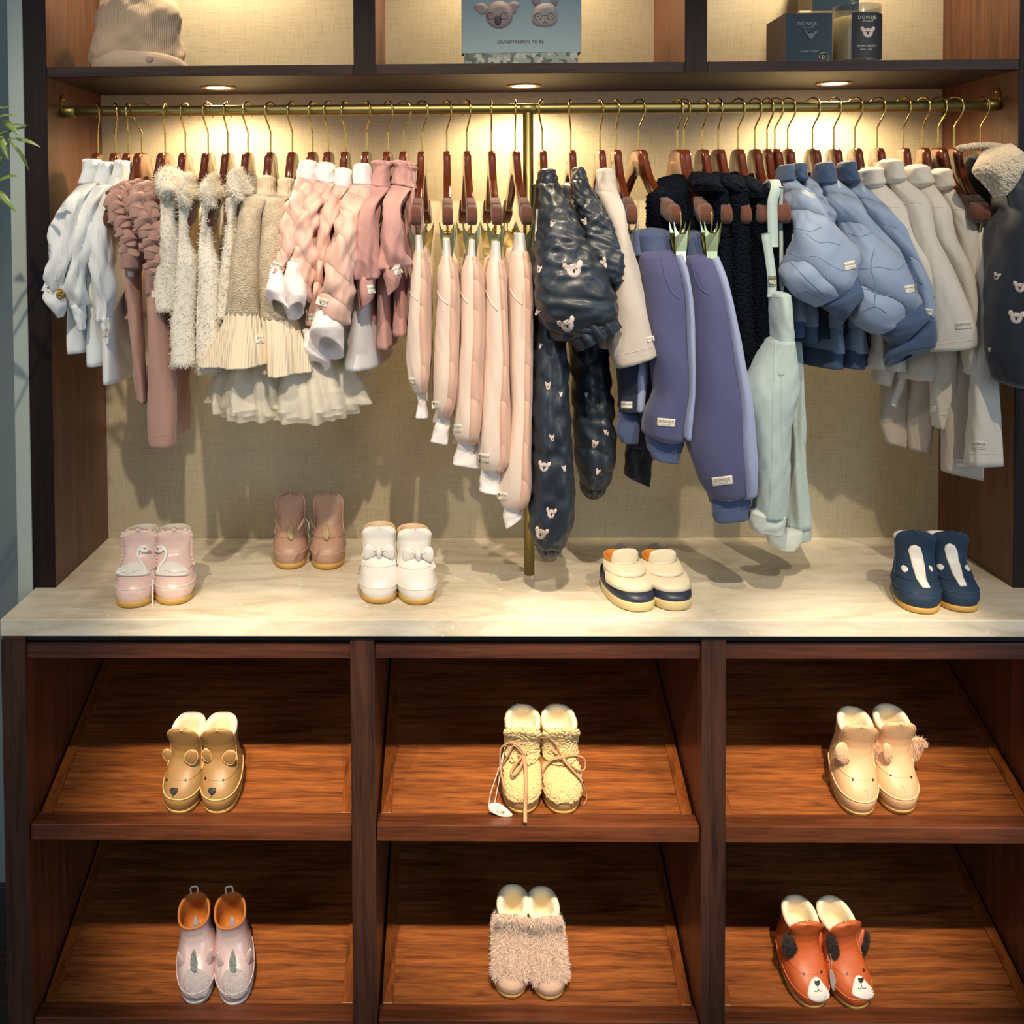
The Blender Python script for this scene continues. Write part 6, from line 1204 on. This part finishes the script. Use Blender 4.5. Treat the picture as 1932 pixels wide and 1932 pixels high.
t2=thing('terrazzo_block','grey-green terrazzo block carrying the pale blue gift box','block',(P(985,110,yb)[0],yb,ZST)); box('block',x2,x3,yb-.003,yb+.05,ZST+.0003,z0-.0005,m_terr,t2,b=.001)
Vb=[(xa,yb,z0),(xb,yb,z0),(xb,yb,z0+.2),(xa,yb,z0+.2)]; bvb=bvh_of(np.array(Vb),np.array([[0,1,2,3]]))
m_sk=mat('printed_taupe','#9d8a88',.6,var=.03); m_line=mat('printed_outline','#4a3f42',.6,var=0)
def prnt(nm,poly,m_,par,tt=.0006): return patch(nm,bvb,poly,m_,par,t=tt,rings=2,smooth=False)
H=prnt('koala_head',ell(942,28,26,26,0,28),m_sk,t,.0010)
for pts in ([(922,15),(914,6),(902,5),(894,12),(896,20),(902,22),(904,28),(914,28),(922,24)],[(956,15),(960,5),(972,2),(982,7),(979,14),(975,17),(974,25),(964,28),(958,24)]): prnt('koala_ear',swell(pts,1),m_sk,t,.0006)
prnt('koala_nose',ell(939.5,38,7,10),m_line,H,.0016)
for ex in (926,951): 
    polytube('glasses',[P(a,b,yb-.0016) for a,b in ell(ex,30,6.5,6.5)],.0005,m_line,H,closed=True,m=5); prnt('eye',ell(ex,30,1.2,1.6,n=8),m_line,H,.0016)
H=prnt('rabbit_head',swell([(1008,14),(1022,6),(1040,6),(1049,14),(1053,34),(1048,48),(1028,52),(1008,49),(1002,38)],2),mat('printed_grey_taupe','#a39793',.6,var=.03),t,.0010)
for pts in ([(1010,14),(1003,4),(998,-18),(1004,-38),(1013,-38),(1018,-10),(1020,8)],[(1038,8),(1040,-14),(1046,-38),(1056,-36),(1058,-12),(1052,6),(1048,14)]): prnt('rabbit_ear',swell(pts,1),m_sk,t,.0006)
for ex in (1015,1039):
    polytube('glasses',[P(a,b,yb-.0016) for a,b in ell(ex,31,6.5,6.5)],.0005,m_line,H,closed=True,m=5); prnt('eye',ell(ex,31,1.2,1.6,n=8),m_line,H,.0016)
polytube('glasses',[P(1021.5,30,yb-.0016),P(1027,28.5,yb-.0016),P(1032.5,30,yb-.0016)],.0005,m_line,H,m=5)
for a in ([(1028,40),(1024,46)],[(1028,40),(1033,46)],[(1028,36),(1028,40)]): polytube('mouth',[P(a[0][0],a[0][1],yb-.0016),P((a[0][0]+a[1][0])/2,(a[0][1]+a[1][1])/2,yb-.0016),P(a[1][0],a[1][1],yb-.0016)],.0004,m_line,H,m=5)
lettering(None,'GRANDPARENTS TO BE',982,79,6.6,-.4,m_line,t,y=yb-.0009,w=.82)
# candle boxes and candle
yc=.10; m_db=mat('dark_teal_card','#22343c',.12,coat=1,var=.05,spec=.6); m_lid=mat('grey_card_side','#8d8274',.7,var=.03)
def cbox(nm,lab,u0,u1,vt,vb,yy,d,zb,txt=True):
    xa,xb=P(u0,vb,yy)[0],P(u1,vb,yy)[0]; zt=P((u0+u1)/2,vt,yy)[2]; t=thing(nm,lab,'box',((xa+xb)/2,yy,zb)); 
    box('box_body',xa,xb,yy+.0008,yy+d,zb+.0004,zt,m_lid,t,b=.0006); box('printed_front',xa+.0003,xb-.0003,yy-.0004,yy+.0006,zb+.0008,zt-.0004,m_db,t,b=0); return t,zt
t,zt=cbox('candle_box','dark teal shiny candle box wrapped in film beside the glass candle',1481,1570,24,115,.07,.11,ZST)
m_tp=mat('silver_print','#93a0a2',.5,var=0); lettering(None,'DONSJE',1523,45,7,-1,m_tp,t,y=.0688,w=1.); lettering(None,'AMSTERDAM',1525,52,2.6,-1,m_tp,t,y=.0688)
bvx=bvh_of(np.array([(1.2,.0688,ZST),(1.6,.0688,ZST),(1.6,.0688,ZST+.2),(1.2,.0688,ZST+.2)]),np.array([[0,1,2,3]]))
patch('koala_print',bvx,[(1530+12*x,66+12*y) for x,y in [(-.45,-.25),(-.62,-.62),(-1.,-.75),(-1.1,-.4),(-.6,0),(-.5,.4),(0,.85),(.5,.4),(.6,0),(1.1,-.4),(1.,-.75),(.62,-.62),(.4,-.25)]],mat('dim_print','#5e6c70',.5,var=0),t,t=.0006,rings=2)
lettering(None,'WARM DESERT',1528,97,3.4,-1,m_tp,t,y=.0688); T=np.arange(20)/20*6.283; polytube('round_seal',[P(1554+9*math.cos(a),108+9*math.sin(a)*.98,.0686) for a in T[:]],.0006,gold,t,closed=True,m=5); lettering(None,'D',1554,108,7,0,gold,t,y=.0686)
t,_=cbox('candle_box','dark teal candle box raised at the back, seen at the top edge behind the candle',1532,1621,-78,19,.16,.08,P(1575,19,.16)[2])
lettering(None,'D',1609,4,7,0,gold,t,y=.1586)
t=thing('box_riser','pale wooden riser block behind the candle holding the rear candle box','riser',(P(1570,60,.18)[0],.2,ZST)); box('block',P(1508,60,.16)[0],P(1622,60,.16)[0],.161,.24,ZST+.0004,P(1575,19,.16)[2]-.0006,mat('linen_riser','#c9b68c',.8),t)
# glass candle
u0,u1=1571,1660; yq=.085; ca=P(u0,112,yq);cb=P(u1,112,yq); cx=(ca[0]+cb[0])/2; r=(cb[0]-ca[0])/2; zt=P(1615,13,yq)[2]
t=thing('glass_candle','smoked glass candle jar with cream wax and dark koala label','candle',(cx,yq,ZST)); T=np.arange(48)/48*2*np.pi; h=zt-ZST
prof=[(r*.90,.0004),(r*.97,.002),(r,.006),(r,h*.6),(r*1.0,h-.001),(r*.985,h),(r*.965,h-.001),(r*.955,h*.6),(r*.95,.012),(r*.7,.009),(r*.02,.009)]
mesh('glass_jar',[(cx+a*math.cos(x),yq+a*math.sin(x),ZST+z) for a,z in prof for x in T],grid_faces(len(prof),48),mat('smoked_glass','#4c4a42',.04,alpha=.30,coat=1,var=0),t)
prof=[(r*.02,.0095),(r*.94,.0095),(r*.945,.012),(r*.945,h*.80),(r*.93,h*.80+.0005),(r*.02,h*.795)]
mesh('wax',[(cx+a*math.cos(x),yq+a*math.sin(x),ZST+z) for a,z in prof for x in T],grid_faces(len(prof),48),mat('cream_wax','#ecd59a',.5,var=.03,bscale=30),t)
polytube('wick',[(cx+.002,yq,ZST+h*.79),(cx+.0025,yq,ZST+h*.86),(cx+.003,yq,ZST+h*.9)],.0008,f_white,t,m=6)
a=np.linspace(-2.12,-.25,26); G=[[(cx+(r+.0004)*math.cos(x),yq+(r+.0004)*math.sin(x),ZST+z) for x in a] for z in (h*.10,h*.84)]; V=np.array(G); o=mesh('paper_label',V.reshape(-1,3),grid_faces(2,26,False),mat('charcoal_label','#262a2e',.6,var=.03),t); bvl=bvh_of(V.reshape(-1,3),grid_faces(2,26,False))
lettering(bvl,'DONSJE',1636,33,6.5,0,f_tag,o,t=.0006); lettering(bvl,'AMSTERDAM',1637,40,2.4,0,f_tag,o,t=.0006); lettering(bvl,'WARM DESERT',1635,87,3.6,0,f_tag,o,t=.0006); lettering(bvl,'AMBER + TEAK',1634,93,2.2,0,f_tag,o,t=.0006)
koala(bvl,o,1637,60,12,0)
# ================================================================= olive plant at the left
t=thing('potted_plant','slender green potted plant reaching in from the left edge','plant',(-.42,-.30,0))
m_leaf=mat('olive_leaf','#6f8a45',.45,var=.2,bscale=60); m_stem=mat('olive_stem','#5b6a3c',.7)
T=np.arange(32)/32*2*np.pi; prof=[(.10,.001),(.13,.02),(.15,.26),(.158,.28),(.145,.28),(.138,.25),(.01,.25)]
mesh('pot',[(-.42+a*math.cos(x),-.30+a*math.sin(x),z) for a,z in prof for x in T],grid_faces(len(prof),32),mat('grey_ceramic','#6f6f6a',.5),t)
def leaf(base,tip,w,up=(0,-.6,.8)):
    base=np.array(base);tip=np.array(tip); d=tip-base; L=np.linalg.norm(d); s_=np.cross(d,up); s_/=np.linalg.norm(s_); n=np.cross(s_,d)/L; G=[]
    for q in np.linspace(0,1,9):
        c=base+d*q+n*(.12*L*math.sin(q*math.pi)) ; ww=w*(math.sin(math.pi*min(1,q*.93+.05))**.8); G.append([c-s_*ww/2,c+n*.0007*0-n*ww*.12,c+s_*ww/2,c-n*ww*.12-n*.0006])
    return mesh('leaf',np.array(G).reshape(-1,3),grid_faces(9,4),m_leaf,t)
yl=-.22
def PL(u,v,dy=0): return P(u,v,yl+dy)
stems=[[(-.42,-.30,.25),(-.44,-.28,.8),PL(-120,420),PL(-40,290),PL(10,248),PL(48,238)],[(-.42,-.30,.25),(-.45,-.28,.9),PL(-100,470,.02),PL(-30,370,.03),PL(20,260,.02)],[(-.42,-.30,.25),(-.46,-.27,.7),PL(-110,600,0),PL(-60,440,-.02),PL(-20,350,-.02)]]
for q in stems: polytube('stem',q,.0022,m_stem,t,m=7,n=40)
for a,b,w in (((0,246),(54,236),.004),((4,228),(35,256),.011),((16,262),(76,278),.010),((20,268),(54,322),.007),((0,255),(16,302),.010),((-20,222),(28,200),.005),((-14,226),(30,218),.007),((-10,348),(34,332),.012),((-24,350),(30,400),.012),((-40,320),(4,298),.010),((-60,380),(-20,420),.012),((-60,300),(-100,260),.012),((-40,288),(-60,240),.012),((-90,400),(-130,380),.012),((-100,450),(-60,470),.012),((-30,206),(8,205),.008)):
    leaf(PL(*a,rng.uniform(-.02,.02)),PL(*b,rng.uniform(-.03,.01)),w)
